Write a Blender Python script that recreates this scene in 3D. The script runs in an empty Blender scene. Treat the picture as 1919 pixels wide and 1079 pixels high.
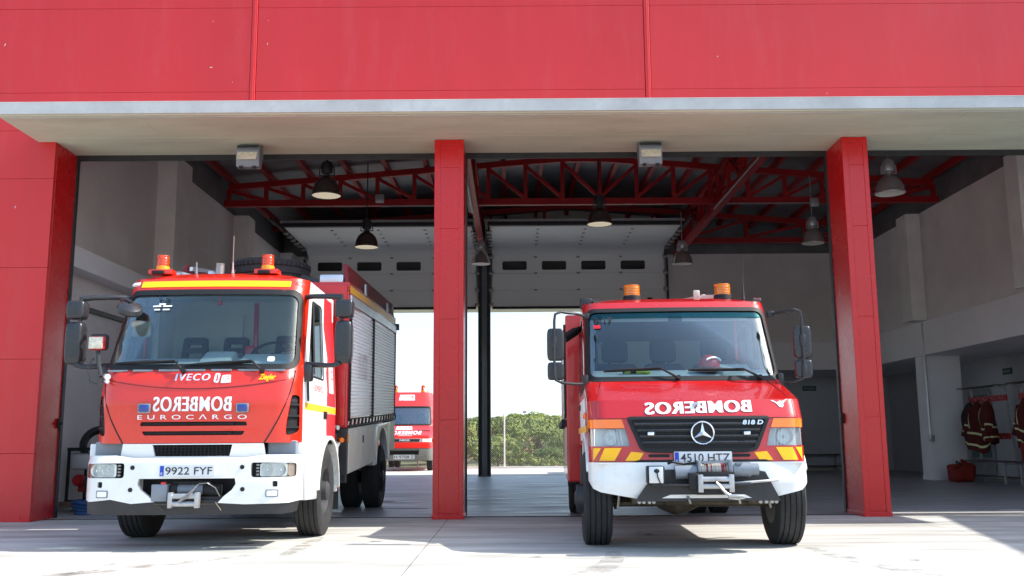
import bpy, bmesh, random
from math import *
from mathutils import Vector, Matrix
from mathutils.geometry import tessellate_polygon

S = bpy.context.scene
C = S.collection
# ------------------------------------------------------------------ camera
PITCH, ROLL = radians(9.05), radians(0.38)
cd = bpy.data.cameras.new('camera'); cam = bpy.data.objects.new('camera', cd); C.objects.link(cam)
cd.sensor_fit = 'HORIZONTAL'; cd.sensor_width = 36.0; cd.lens = 36.0*1800/1919
cd.clip_start = 0.05; cd.clip_end = 6000
cam.matrix_world = Matrix.Translation((0, 0, 1.0)) @ Matrix.Rotation(pi/2+PITCH, 4, 'X') @ Matrix.Rotation(-ROLL, 4, 'Z')
S.camera = cam
# ------------------------------------------------------------------ light
SUN_EL, SUN_AZ = radians(46.5), radians(91.0)      # azimuth clockwise from +Y: from the right of the facade
W = bpy.data.worlds.new('World'); S.world = W; W.use_nodes = True
nt = W.node_tree; bg = nt.nodes['Background']
sky = nt.nodes.new('ShaderNodeTexSky'); sky.sky_type = 'NISHITA'; sky.sun_disc = False
sky.sun_elevation = SUN_EL; sky.sun_rotation = SUN_AZ
sky.air_density = 1.0; sky.dust_density = 1.1; sky.ozone_density = 1.0; sky.altitude = 50
tin = nt.nodes.new('ShaderNodeMix'); tin.data_type = 'RGBA'; tin.blend_type = 'MULTIPLY'; tin.inputs['Factor'].default_value = 1
nt.links.new(sky.outputs[0], tin.inputs['A'])      # thin summer haze: the horizon band is dimmed to a pale cool blue
wtc = nt.nodes.new('ShaderNodeTexCoord'); wse = nt.nodes.new('ShaderNodeSeparateXYZ'); nt.links.new(wtc.outputs['Generated'], wse.inputs[0])
wra = nt.nodes.new('ShaderNodeValToRGB'); nt.links.new(wse.outputs[2], wra.inputs[0]); we = wra.color_ramp.elements
we[0].position = .03; we[0].color = (.54, .60, .76, 1); we[1].position = .40; we[1].color = (.97, .98, .91, 1)
e_ = we.new(.10); e_.color = (.58, .53, .52, 1); nt.links.new(wra.outputs[0], tin.inputs['B'])
nt.links.new(tin.outputs['Result'], bg.inputs[0]); bg.inputs[1].default_value = 0.15
sl = bpy.data.lights.new('sun', 'SUN'); sl.energy = 2.25; sl.angle = radians(0.5); sl.color = (1.0, 0.965, 0.90)
sun = bpy.data.objects.new('sun', sl); C.objects.link(sun)
sdir = Vector((sin(SUN_AZ)*cos(SUN_EL), cos(SUN_AZ)*cos(SUN_EL), sin(SUN_EL)))
sun.rotation_euler = sdir.to_track_quat('Z', 'Y').to_euler(); sun.location = sdir*40
S.view_settings.view_transform = 'Standard'; S.view_settings.look = 'None'
S.view_settings.gamma = 1.0; S.view_settings.exposure = 1.74
S.render.engine = 'CYCLES'; S.cycles.max_bounces = 10; S.cycles.diffuse_bounces = 5; S.cycles.glossy_bounces = 5
S.cycles.transparent_max_bounces = 16; S.cycles.transmission_bounces = 6; S.cycles.caustics_reflective = False
S.cycles.caustics_refractive = False; S.cycles.sample_clamp_indirect = 6
S.cycles.use_denoising = True

# ------------------------------------------------------------------ materials
def srgb(r, g, b):
    return tuple((c/255/12.92 if c/255 <= .04045 else ((c/255+.055)/1.055)**2.4) for c in (r, g, b))
def mat(name, col, rough=.5, metal=0., var=0., vs=3., bump=0., bs=40., coat=0., spec=.5, stretch=(1, 1, 1), rvar=0., dirt=0., dcol=(.12, .1, .08), trans=0., detail=6):
    m = bpy.data.materials.new(name); m.use_nodes = True
    n = m.node_tree; p = n.nodes['Principled BSDF']
    p.inputs['Base Color'].default_value = (*col, 1); p.inputs['Roughness'].default_value = rough
    p.inputs['Metallic'].default_value = metal; p.inputs['Specular IOR Level'].default_value = spec
    p.inputs['Coat Weight'].default_value = coat; p.inputs['Coat Roughness'].default_value = .06
    p.inputs['Transmission Weight'].default_value = trans
    if var or bump or rvar or dirt:
        tc = n.nodes.new('ShaderNodeTexCoord'); mp = n.nodes.new('ShaderNodeMapping'); mp.inputs['Scale'].default_value = stretch
        n.links.new(tc.outputs['Object'], mp.inputs[0])
        def noise(sc, d=detail, rgh=.6):
            x = n.nodes.new('ShaderNodeTexNoise'); x.inputs['Scale'].default_value = sc; x.inputs['Detail'].default_value = d
            x.inputs['Roughness'].default_value = rgh; n.links.new(mp.outputs[0], x.inputs['Vector']); return x
        cur = None
        if var:
            x = noise(vs); r = n.nodes.new('ShaderNodeValToRGB'); r.color_ramp.elements[0].position = .3; r.color_ramp.elements[1].position = .7
            r.color_ramp.elements[0].color = (*[c*(1-var) for c in col], 1); r.color_ramp.elements[1].color = (*[min(.95, c*(1+var)) for c in col], 1)
            n.links.new(x.outputs[0], r.inputs[0]); cur = r.outputs[0]
        if dirt:
            x = noise(vs*2.7, 8, .75); r = n.nodes.new('ShaderNodeValToRGB'); r.color_ramp.elements[0].position = .52; r.color_ramp.elements[1].position = .72
            r.color_ramp.elements[0].color = (0, 0, 0, 1); r.color_ramp.elements[1].color = (dirt, dirt, dirt, 1)
            n.links.new(x.outputs[0], r.inputs[0])
            mx = n.nodes.new('ShaderNodeMix'); mx.data_type = 'RGBA'; n.links.new(r.outputs[0], mx.inputs['Factor'])
            if cur: n.links.new(cur, mx.inputs['A'])
            else: mx.inputs['A'].default_value = (*col, 1)
            mx.inputs['B'].default_value = (*dcol, 1); cur = mx.outputs['Result']
        if cur: n.links.new(cur, p.inputs['Base Color'])
        if rvar:
            x = noise(vs*1.7); r = n.nodes.new('ShaderNodeMapRange'); r.inputs['To Min'].default_value = max(.02, rough-rvar); r.inputs['To Max'].default_value = min(1, rough+rvar)
            r.inputs['From Min'].default_value = .3; r.inputs['From Max'].default_value = .7
            n.links.new(x.outputs[0], r.inputs[0]); n.links.new(r.outputs[0], p.inputs['Roughness'])
        if bump:
            x = noise(bs); b = n.nodes.new('ShaderNodeBump'); b.inputs['Strength'].default_value = bump; b.inputs['Distance'].default_value = .01
            n.links.new(x.outputs[0], b.inputs['Height']); n.links.new(b.outputs[0], p.inputs['Normal'])
    return m
def glass(name, tint=(.8, .9, .92), refl=.09, rough=.01):
    m = bpy.data.materials.new(name); m.use_nodes = True; n = m.node_tree
    n.nodes.clear(); o = n.nodes.new('ShaderNodeOutputMaterial'); mx = n.nodes.new('ShaderNodeMixShader')
    t = n.nodes.new('ShaderNodeBsdfTransparent'); t.inputs[0].default_value = (*tint, 1)
    g = n.nodes.new('ShaderNodeBsdfGlossy'); g.inputs['Roughness'].default_value = rough
    lw = n.nodes.new('ShaderNodeFresnel'); lw.inputs[0].default_value = 1.52
    ma = n.nodes.new('ShaderNodeMath'); ma.operation = 'MULTIPLY_ADD'; ma.inputs[1].default_value = .6; ma.inputs[2].default_value = refl-.07
    n.links.new(lw.outputs[0], ma.inputs[0]); n.links.new(ma.outputs[0], mx.inputs[0])
    n.links.new(t.outputs[0], mx.inputs[1]); n.links.new(g.outputs[0], mx.inputs[2]); n.links.new(mx.outputs[0], o.inputs[0])
    return m

M = {}
M['facade'] = mat('facade_red', srgb(198, 36, 38), .42, var=.045, vs=.9, rvar=.08, bump=.03, bs=2.2, stretch=(1.3, 1, .22), dirt=.07, dcol=(.62, .26, .28))
M['facadescuff'] = mat('chipped_paint', (.62, .46, .46), .7)
M['column'] = mat('column_red', srgb(200, 26, 28), .27, var=.03, vs=1.5, rvar=.05, bump=.012, bs=2.5)
M['steel_red'] = mat('steel_red', srgb(158, 14, 20), .45, var=.08, vs=2)
M['concrete'] = mat('canopy_concrete', (.57, .62, .47), .85, var=.13, vs=1.3, bump=.15, bs=18, dirt=.22, dcol=(.30, .19, .10), stretch=(.35, 1.4, 1))
M['concrete_face'] = mat('canopy_edge', (.5, .5, .48), .85, var=.14, vs=2.0, bump=.15, bs=25, dirt=.25, dcol=(.2, .19, .17))
M['black'] = mat('black_plastic', (.014, .014, .015), .6, spec=.3, bump=.05, bs=200)
M['blacksteel'] = mat('black_steel', (.02, .02, .022), .5, var=.3, vs=6)
M['rubber'] = mat('rubber', (.022, .022, .023), .8, var=.35, vs=5, bump=.12, bs=60, dirt=.18, dcol=(.12, .105, .09))
M['glossblack'] = mat('mirror_housing', (.024, .025, .028), .28, rvar=.1, vs=4)
M['lred'] = mat('truck_red', srgb(208, 40, 18), .28, coat=.6, var=.03, vs=2, rvar=.06, dirt=.06, dcol=(.3, .12, .08))
M['rred'] = mat('crimson_paint', srgb(182, 21, 23), .26, coat=.7, var=.03, vs=2, rvar=.05, dirt=.05, dcol=(.25, .07, .06))
M['bodyred'] = mat('body_red', srgb(190, 22, 26), .3, coat=.5, var=.04, vs=2)
M['darkred'] = mat('faded_dark_red', srgb(120, 24, 28), .45, var=.15, vs=3, dirt=.2)
M['white'] = mat('white_paint', (.76, .76, .74), .32, coat=.4, var=.05, vs=2.5, dirt=.24, dcol=(.45, .36, .26))
M['decal'] = mat('white_decal', (.8, .8, .8), .45)
M['decalred'] = mat('red_decal', srgb(205, 30, 40), .45)
M['paleblue'] = mat('chrome_letters', (.72, .75, .84), .25, metal=.3)
M['yellow'] = mat('reflective_yellow', srgb(252, 186, 8), .4)
M['amber2'] = mat('amber_dome', srgb(240, 140, 10), .12, coat=.6, trans=.3)
M['rim'] = mat('rim_paint', (.07, .07, .075), .5, metal=.3, var=.2, vs=6, dirt=.4)
M['lampwhite'] = mat('lamp_bowl', (.84, .85, .84), .2, coat=.5, var=.06, vs=30, bump=.25, bs=70)
M['amber'] = mat('amber_lens', srgb(244, 78, 8), .12, coat=.6, trans=.35)
M['amberbase'] = mat('amber_base', srgb(240, 150, 20), .35)
M['orangelens'] = mat('orange_lens', srgb(250, 120, 10), .12, coat=.8)
M['blue'] = mat('blue_lens', srgb(10, 50, 130), .12, coat=.8)
M['plate'] = mat('plate_white', (.62, .64, .66), .4)
M['plateblue'] = mat('plate_blue', srgb(20, 60, 170), .4)
M['ink'] = mat('black_ink', (.012, .012, .014), .5)
M['chrome'] = mat('chrome', (.75, .75, .76), .12, metal=1., rvar=.06, vs=5)
M['silver'] = mat('reflector_silver', (.82, .82, .82), .22, metal=.35, rvar=.12, vs=30, bump=.25, bs=45)
M['alu'] = mat('aluminium', (.62, .64, .66), .38, metal=.75, var=.06, vs=3, rvar=.08)
M['shutter'] = mat('shutter_aluminium', (.90, .91, .92), .35, metal=.0, var=.04, vs=3)
M['locker'] = mat('locker_panel', (.62, .59, .50), .42, metal=.1, var=.1, vs=3, dirt=.15)
M['steel'] = mat('dull_steel', (.32, .31, .29), .42, metal=.8, var=.2, vs=6, rvar=.1, dirt=.25)
M['wgrey'] = mat('winch_grey', (.19, .215, .245), .38, coat=.2, var=.08, vs=6)
M['rope'] = mat('winch_rope', (.5, .46, .40), .7, var=.5, vs=22, stretch=(1, .2, .2))
M['grease'] = mat('oily_steel', (.075, .06, .04), .55, metal=.3, var=.5, vs=8, bump=.3, bs=30, dirt=.5, dcol=(.2, .16, .09))
M['glass'] = glass('windshield_glass', (.88, .95, .96), .075)
M['tint'] = glass('tinted_band_glass', (.14, .52, .55), .07)
M['sideglass'] = glass('side_glass', (.55, .65, .68), .12)
M['lens'] = glass('clear_lens', (.93, .95, .95), .10)
M['interior'] = mat('cab_interior', (.16, .17, .18), .7, var=.1)
M['dash'] = mat('dashboard', (.38, .44, .44), .55, var=.08)
M['seat'] = mat('seat_fabric', (.04, .046, .062), .9, bump=.2, bs=120)
M['lining'] = mat('cab_lining', (.66, .70, .66), .75)
M['block'] = mat('grey_block_wall', (.80, .75, .73), .9, bump=.2, bs=30, var=.07, vs=1.2)
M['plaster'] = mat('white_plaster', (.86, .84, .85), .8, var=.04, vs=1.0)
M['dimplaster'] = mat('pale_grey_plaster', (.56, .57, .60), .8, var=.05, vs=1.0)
M['precast'] = mat('precast_concrete', (.82, .78, .75), .85, var=.08, vs=2, bump=.1, bs=20)
M['door'] = mat('sectional_door_panel', (.82, .81, .79), .5, var=.03, vs=1, bump=.04, bs=15, stretch=(.3, 1, 3))
M['deck'] = mat('roof_underside', (.19, .19, .195), .55, metal=.3, var=.2, vs=2, bump=.3, bs=3)
M['galv'] = mat('galvanised', (.45, .46, .47), .4, metal=.6, var=.12, vs=9)
M['lamp'] = mat('dark_lamp_shade', (.13, .10, .095), .22, metal=.6, coat=.6)
M['lampglow'] = mat('lamp_glow', (.9, .84, .68), .5); _p = M['lampglow'].node_tree.nodes['Principled BSDF']; _p.inputs['Emission Color'].default_value = (1, .85, .6, 1); _p.inputs['Emission Strength'].default_value = .13
M['hookmetal'] = mat('hook_metal', (.42, .42, .42), .35, metal=.6, var=.2, vs=12)
M['lampglass'] = mat('frosted_diffuser', (.95, .91, .78), .5)
M['cable'] = mat('cable_tray', (.42, .32, .30), .6)
M['wood'] = mat('bench_slat', (.07, .062, .058), .6, var=.2, vs=6, stretch=(1, 8, 1))
M['rackred'] = mat('rack_red', srgb(170, 22, 26), .5)
M['jacket'] = mat('turnout_red', srgb(88, 20, 16), .9, var=.2, vs=6, bump=.5, bs=14)
M['jacketdark'] = mat('turnout_black', (.018, .02, .024), .9, var=.3, vs=6, bump=.5, bs=14)
M['reflect'] = mat('reflective_trim', (.72, .74, .38), .5)
M['bag'] = mat('red_bag', srgb(140, 36, 24), .85, var=.15, vs=5, bump=.5, bs=9)
M['signgreen'] = mat('sign_green', (.02, .085, .055), .5)
M['hose'] = mat('blue_hose', (.03, .09, .22), .5)
M['frp'] = mat('pump_white', (.45, .45, .44), .5, dirt=.3)
M['fence'] = mat('fence_steel', (.5, .5, .48), .5, metal=.4)
M['post'] = mat('post_white', (.66, .66, .63), .6)
M['bark'] = mat('pine_bark', (.16, .10, .065), .9, var=.3, vs=5)
M['helmet'] = mat('helmet_red', srgb(205, 16, 30), .25, coat=.6)
M['turnyellow'] = mat('torch_yellow', srgb(190, 200, 70), .5)
M['vanred'] = mat('van_red', srgb(226, 44, 36), .3, coat=.5)
M['vangrey'] = mat('van_bumper', (.17, .165, .155), .6, var=.12, vs=4)
M['pind'] = mat('pale_indicator', (.75, .55, .42), .2)
M['fadedpink'] = mat('faded_pink', (.80, .72, .73), .5)
M['darkpane'] = mat('dark_pane', (.03, .027, .028), .12)
M['fg'] = mat('flood_glass', (.62, .58, .46), .12, bump=.4, bs=60, var=.25, vs=25)
# ------------------------------------------------------------------ helpers
class MB:
    def __init__(s): s.bm = bmesh.new()
    def add(s, vs, fs, mi=0, fl=False):
        v = [s.bm.verts.new(p) for p in vs]
        for f in fs:
            try:
                q = s.bm.faces.new([v[i] for i in f]); q.material_index = mi
            except ValueError: pass
        return s
    def merge(s, t, X=None, mi=0):
        t.verts.index_update()
        s.add([(X @ v.co if X else v.co.copy()) for v in t.verts], [[v.index for v in f.verts] for f in t.faces], mi); t.free(); return s
    def box(s, c, sz, bev=0., rot=None, mi=0, seg=2):
        t = bmesh.new(); bmesh.ops.create_cube(t, size=1, matrix=Matrix.Diagonal((*sz, 1)))
        if bev: bmesh.ops.bevel(t, geom=t.edges[:], offset=min(bev, min(sz)*.49), segments=seg, profile=.5, affect='EDGES')
        X = Matrix.Translation(c)
        if rot: X = X @ Matrix.Rotation(rot[2], 4, 'Z') @ Matrix.Rotation(rot[1], 4, 'Y') @ Matrix.Rotation(rot[0], 4, 'X')
        return s.merge(t, X, mi)
    def b2(s, a, b, bev=0., mi=0):
        return s.box([(p+q)/2 for p, q in zip(a, b)], [abs(q-p) for p, q in zip(a, b)], bev, None, mi)
    def bar(s, p0, p1, w, h=None, mi=0):      # rectangular bar between two points
        p0, p1 = Vector(p0), Vector(p1); d = p1-p0; h = h or w
        q = d.to_track_quat('Z', 'Y') if abs(d.normalized().y) < .99 else d.to_track_quat('Z', 'X')
        t = bmesh.new(); bmesh.ops.create_cube(t, size=1, matrix=Matrix.Diagonal((w, h, d.length, 1)))
        return s.merge(t, Matrix.Translation((p0+p1)/2) @ q.to_matrix().to_4x4(), mi)
    def cyl(s, p0, p1, r0, r1=None, n=16, mi=0):
        return s.rev([(r0, 0), (r0 if r1 is None else r1, (Vector(p1)-Vector(p0)).length)], p0, Vector(p1)-Vector(p0), n, True, mi)
    def rev(s, prof, o, axis, n=24, cap=True, mi=0):     # profile of (radius, distance along axis)
        a = Vector(axis).normalized(); u = a.orthogonal().normalized(); w = a.cross(u); o = Vector(o); vs = []; fs = []
        for r, h in prof:
            for k in range(n):
                t = 2*pi*k/n; vs.append(o+a*h+(u*cos(t)+w*sin(t))*r)
        m = len(prof)
        for i in range(m-1):
            for k in range(n): fs.append((i*n+k, i*n+(k+1) % n, (i+1)*n+(k+1) % n, (i+1)*n+k))
        if cap:
            if prof[0][0] > 1e-5: fs.append(tuple(range(n))[::-1])
            if prof[-1][0] > 1e-5: fs.append(tuple((m-1)*n+k for k in range(n)))
        return s.add(vs, fs, mi)
    def tube(s, pts, r, n=8, mi=0, closed=False):
        pts = [Vector(p) for p in pts]; vs = []; fs = []; m = len(pts); u = None
        for i, p in enumerate(pts):
            d = (pts[(i+1) % m]-pts[i-1]) if closed else (pts[min(i+1, m-1)]-pts[max(i-1, 0)])
            d.normalize()
            u = d.orthogonal().normalized() if u is None else (u-d*u.dot(d)).normalized()
            w = d.cross(u); rr = r[i] if isinstance(r, (list, tuple)) else r
            for k in range(n): vs.append(p+(u*cos(2*pi*k/n)+w*sin(2*pi*k/n))*rr)
        for i in range(m if closed else m-1):
            j = (i+1) % m
            for k in range(n): fs.append((i*n+k, i*n+(k+1) % n, j*n+(k+1) % n, j*n+k))
        if not closed: fs.append(tuple(range(n))[::-1]); fs.append(tuple((m-1)*n+k for k in range(n)))
        return s.add(vs, fs, mi)
    def prism(s, poly, ax, a, b, mi=0, bev=0.):     # 2-D polygon pushed along an axis from a to b
        t = bmesh.new(); n = len(poly)
        def P(u, v, h): return {'x': (h, u, v), 'y': (u, h, v), 'z': (u, v, h)}[ax]
        va = [t.verts.new(P(u, v, a)) for u, v in poly]; vb = [t.verts.new(P(u, v, b)) for u, v in poly]
        t.faces.new(va); t.faces.new(vb[::-1])
        for i in range(n): t.faces.new((va[i], vb[i], vb[(i+1) % n], va[(i+1) % n]))
        bmesh.ops.recalc_face_normals(t, faces=t.faces[:])
        if bev: bmesh.ops.bevel(t, geom=t.edges[:], offset=bev, segments=2, profile=.5, affect='EDGES')
        return s.merge(t, None, mi)
    def grid(s, nu, nv, f, mi=0, wu=False):
        vs = [f(i/(nu if wu else nu-1), j/(nv-1)) for i in range(nu) for j in range(nv)]; fs = []
        for i in range(nu if wu else nu-1):
            for j in range(nv-1):
                k = (i+1) % nu; fs.append((i*nv+j, k*nv+j, k*nv+j+1, i*nv+j+1))
        return s.add(vs, fs, mi)
    def ball(s, c, r, n=16, mi=0):
        r = r if isinstance(r, (tuple, list)) else (r, r, r)
        t = bmesh.new(); bmesh.ops.create_uvsphere(t, u_segments=n, v_segments=max(6, n//2), radius=1)
        return s.merge(t, Matrix.Translation(c) @ Matrix.Diagonal((*r, 1)), mi)
    def panel(s, outer, f, holes=(), th=.02, us=(), vs=(), mi=0, back=(0, 1, 0)):
        # flat outline (u,v) with holes, sliced along us / vs, bent onto f(u,v) and given a thickness
        loops = [outer]+list(holes); flat = [p for l in loops for p in l]
        tri = tessellate_polygon([[Vector((u, v, 0)) for u, v in l] for l in loops])
        t = bmesh.new(); V = [t.verts.new((u, v, 0)) for u, v in flat]
        for a in tri:
            try: t.faces.new([V[i] for i in a])
            except ValueError: pass
        for k, cuts in ((0, us), (1, vs)):
            for c in cuts:
                no = (1, 0, 0) if k == 0 else (0, 1, 0); co = (c, 0, 0) if k == 0 else (0, c, 0)
                bmesh.ops.bisect_plane(t, geom=t.verts[:]+t.edges[:]+t.faces[:], plane_co=co, plane_no=no, dist=1e-6)
        t.verts.index_update()
        P = [Vector(f(v.co.x, v.co.y)) for v in t.verts]; fs = [[v.index for v in q.verts] for q in t.faces]
        bd = [(e.verts[0].index, e.verts[1].index) for e in t.edges if len(e.link_faces) == 1]; t.free(); n = len(P)
        bk = Vector(back)*th
        t = bmesh.new(); A = [t.verts.new(p) for p in P]
        for q in fs: t.faces.new([A[i] for i in q])
        if th:
            B = [t.verts.new(p+bk) for p in P]
            for q in fs: t.faces.new([B[i] for i in q][::-1])
            for i, j in bd: t.faces.new((A[i], A[j], B[j], B[i]))
        bmesh.ops.recalc_face_normals(t, faces=t.faces[:])
        return s.merge(t, None, mi)
    def build(s, name, m, parent=None, label=None, smooth=32, xf=None, kind=None, cat=None, group=None, recalc=True):
        me = bpy.data.meshes.new(name)
        if recalc: bmesh.ops.recalc_face_normals(s.bm, faces=s.bm.faces[:])
        if xf:
            for v in s.bm.verts: v.co = xf(v.co)
        s.bm.to_mesh(me); s.bm.free()
        for x in (m if isinstance(m, (list, tuple)) else [m]): me.materials.append(M[x] if isinstance(x, str) else x)
        if smooth:
            me.shade_smooth(); me.set_sharp_from_angle(angle=radians(smooth))
        o = bpy.data.objects.new(name, me); C.objects.link(o)
        if parent: o.parent = parent
        return tag(o, label, cat, group, kind)
def tag(o, label=None, cat=None, group=None, kind=None):
    for k, v in (('label', label), ('category', cat), ('group', group), ('kind', kind)):
        if v: o[k] = v
    return o
def thing(name, label, cat, loc=(0, 0, 0), rz=0, group=None):
    o = bpy.data.objects.new(name, None); C.objects.link(o); o.location = loc; o.rotation_euler = (0, 0, rz)
    o.empty_display_size = .2
    return tag(o, label, cat, group)
def copy_tree(o, parent=None):
    c = o.copy(); C.objects.link(c)
    if parent: c.parent = parent
    for ch in list(o.children): copy_tree(ch, c)
    return c
def rrect(x0, z0, x1, z1, r, n=5):
    p = []
    for cx, cz, a in ((x1-r, z1-r, 0), (x0+r, z1-r, 90), (x0+r, z0+r, 180), (x1-r, z0+r, 270)):
        for k in range(n+1):
            t = radians(a+90*k/n); p.append((cx+r*cos(t), cz+r*sin(t)))
    return p
def rquad(q, r, n=5):      # rounded polygon
    out = []; m = len(q)
    for i in range(m):
        p, a, b = Vector(q[i]), Vector(q[i-1]), Vector(q[(i+1) % m]); da, db = (a-p), (b-p)
        rr = min(r, da.length*.45, db.length*.45); A, B = p+da.normalized()*rr, p+db.normalized()*rr
        for k in range(n+1):
            t = k/n; out.append(tuple(A*(1-t)**2+p*2*t*(1-t)+B*t*t))
    return out
def lerp_tab(tab, z):
    if z <= tab[0][0]: return tab[0][1]
    for (a, p), (b, q) in zip(tab, tab[1:]):
        if z <= b: return p+(q-p)*(z-a)/(b-a)
    return tab[-1][1]
def frange(a, b, n): return [a+(b-a)*i/n for i in range(n+1)]
def text(name, s, m, f, x, z, w, h, parent, mirror=False, bold=0., shear=0., space=1., label=None, xf=None, heavy=0., tilt=0.):
    # letters fitted into the box x..x+w, z..z+h, then laid on the surface f(u,v)
    cu = bpy.data.curves.new('t', 'FONT'); cu.body = s; cu.offset = bold; cu.shear = shear; cu.space_character = space; cu.resolution_u = 4
    o = bpy.data.objects.new('t', cu); C.objects.link(o); bpy.context.view_layer.update()
    me = bpy.data.meshes.new_from_object(o.evaluated_get(bpy.context.evaluated_depsgraph_get()))
    bpy.data.objects.remove(o); bpy.data.curves.remove(cu)
    xs = [v.co.x for v in me.vertices]; ys = [v.co.y for v in me.vertices]; x0, x1, y0, y1 = min(xs), max(xs), min(ys), max(ys)
    if heavy:      # thicken the strokes sideways: shifted copies, each a hair in front of the last
        V = [v.co.copy() for v in me.vertices]; F = [list(p.vertices) for p in me.polygons]; n = len(V); st = [-1, -.5, 0, .5, 1]
        me2 = bpy.data.meshes.new(name); me2.from_pydata([p+Vector((k*heavy*(y1-y0), 0, i)) for i, k in enumerate(st) for p in V], [], [[j+n*i for j in q] for i in range(5) for q in F])
        bpy.data.meshes.remove(me); me = me2; x0 -= heavy*(y1-y0); x1 += heavy*(y1-y0)
    for v in me.vertices:
        u = (v.co.x-x0)/(x1-x0); t = (v.co.y-y0)/(y1-y0)
        if mirror: u = 1-u
        p = Vector(f(x+u*w, z+t*h+tilt*(u-.5)))+Vector((0, -.0004*round(v.co.z) if heavy else 0, 0))
        v.co = xf(p) if xf else p
    me.name = name; me.materials.append(M[m]); ob = bpy.data.objects.new(name, me); C.objects.link(ob); ob.parent = parent
    return tag(ob, label)
def wheel(parent, x, y, R, w, side, xf=None, rimcol='steel', hub=.09, name='wheel', dual=0):
    # rim disc facing side (+1 right, -1 left), tyre as its child
    o = (0, 0, 0); a = (side, 0, 0); Rr = R*.56
    b = MB(); hw = w/2
    b.rev([(Rr, -hw*.9), (Rr*1.0, hw*.82), (Rr*.93, hw*.86), (Rr*.88, hw*.45), (Rr*.62, hw*.25), (Rr*.42, hw*.3), (hub*1.05, hw*.35), (hub, hw*1.02), (hub*.75, hw*1.12), (0.001, hw*1.14)], o, a, 32)
    for k in range(8):
        t = 2*pi*k/8; b.cyl((side*hw*.2, Rr*.5*cos(t), Rr*.5*sin(t)), (side*hw*.5, Rr*.5*cos(t), Rr*.5*sin(t)), .016, n=8)
    rim = b.build(name, rimcol, parent); rim.location = (x, y, R)
    b = MB(); prof = [(Rr*.97, -hw*.86), (R*.74, -hw*.98), (R*.86, -hw*1.02), (R*.945, -hw*.93), (R*.985, -hw*.84)]
    tops = [(-.84, 1), (-.62, 1), (-.6, .972), (-.54, .972), (-.52, 1), (-.25, 1), (-.23, .972), (-.17, .972), (-.15, 1), (.15, 1), (.17, .972), (.23, .972), (.25, 1), (.52, 1), (.54, .972), (.6, .972), (.62, 1), (.84, .995)]
    prof += [(R*r, hw*u) for u, r in tops]+[(R*.945, hw*.93), (R*.86, hw*1.02), (R*.74, hw*.98), (Rr*.97, hw*.86)]
    b.rev(prof, o, a, 56, cap=False)
    b.build('tyre', 'rubber', rim)
    return rim
def plate(parent, s, f, x, z, w=.52, h=.11, xf=None, split=None):
    b = MB(); b.panel(rrect(x, z, x+w, z+h, .01), lambda u, v: Vector(f(u, v))+Vector((0, -.012, 0)), th=.012, us=frange(x, x+w, 4)[1:-1])
    p = b.build('number_plate', 'plate', parent, xf=xf)
    g = lambda u, v: Vector(f(u, v))+Vector((0, -.0165, 0))
    if split:
        b = MB(); b.panel([(x+.006, z+.006), (x+.042, z+.006), (x+.042, z+h-.006), (x+.006, z+h-.006)], g, th=.003); b.build('country_band', 'plateblue', p, xf=xf)
        text('country_letter', 'E', 'decal', lambda u, v: g(u, v)+Vector((0, -.002, 0)), x+.016, z+.016, .016, .022, p, xf=xf)
    k = .058 if split else .02
    text('plate_letters', s, 'ink', g, x+k, z+h*.16, w-k-.02, h*.68, p, bold=.004, xf=xf)
    return p
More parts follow.
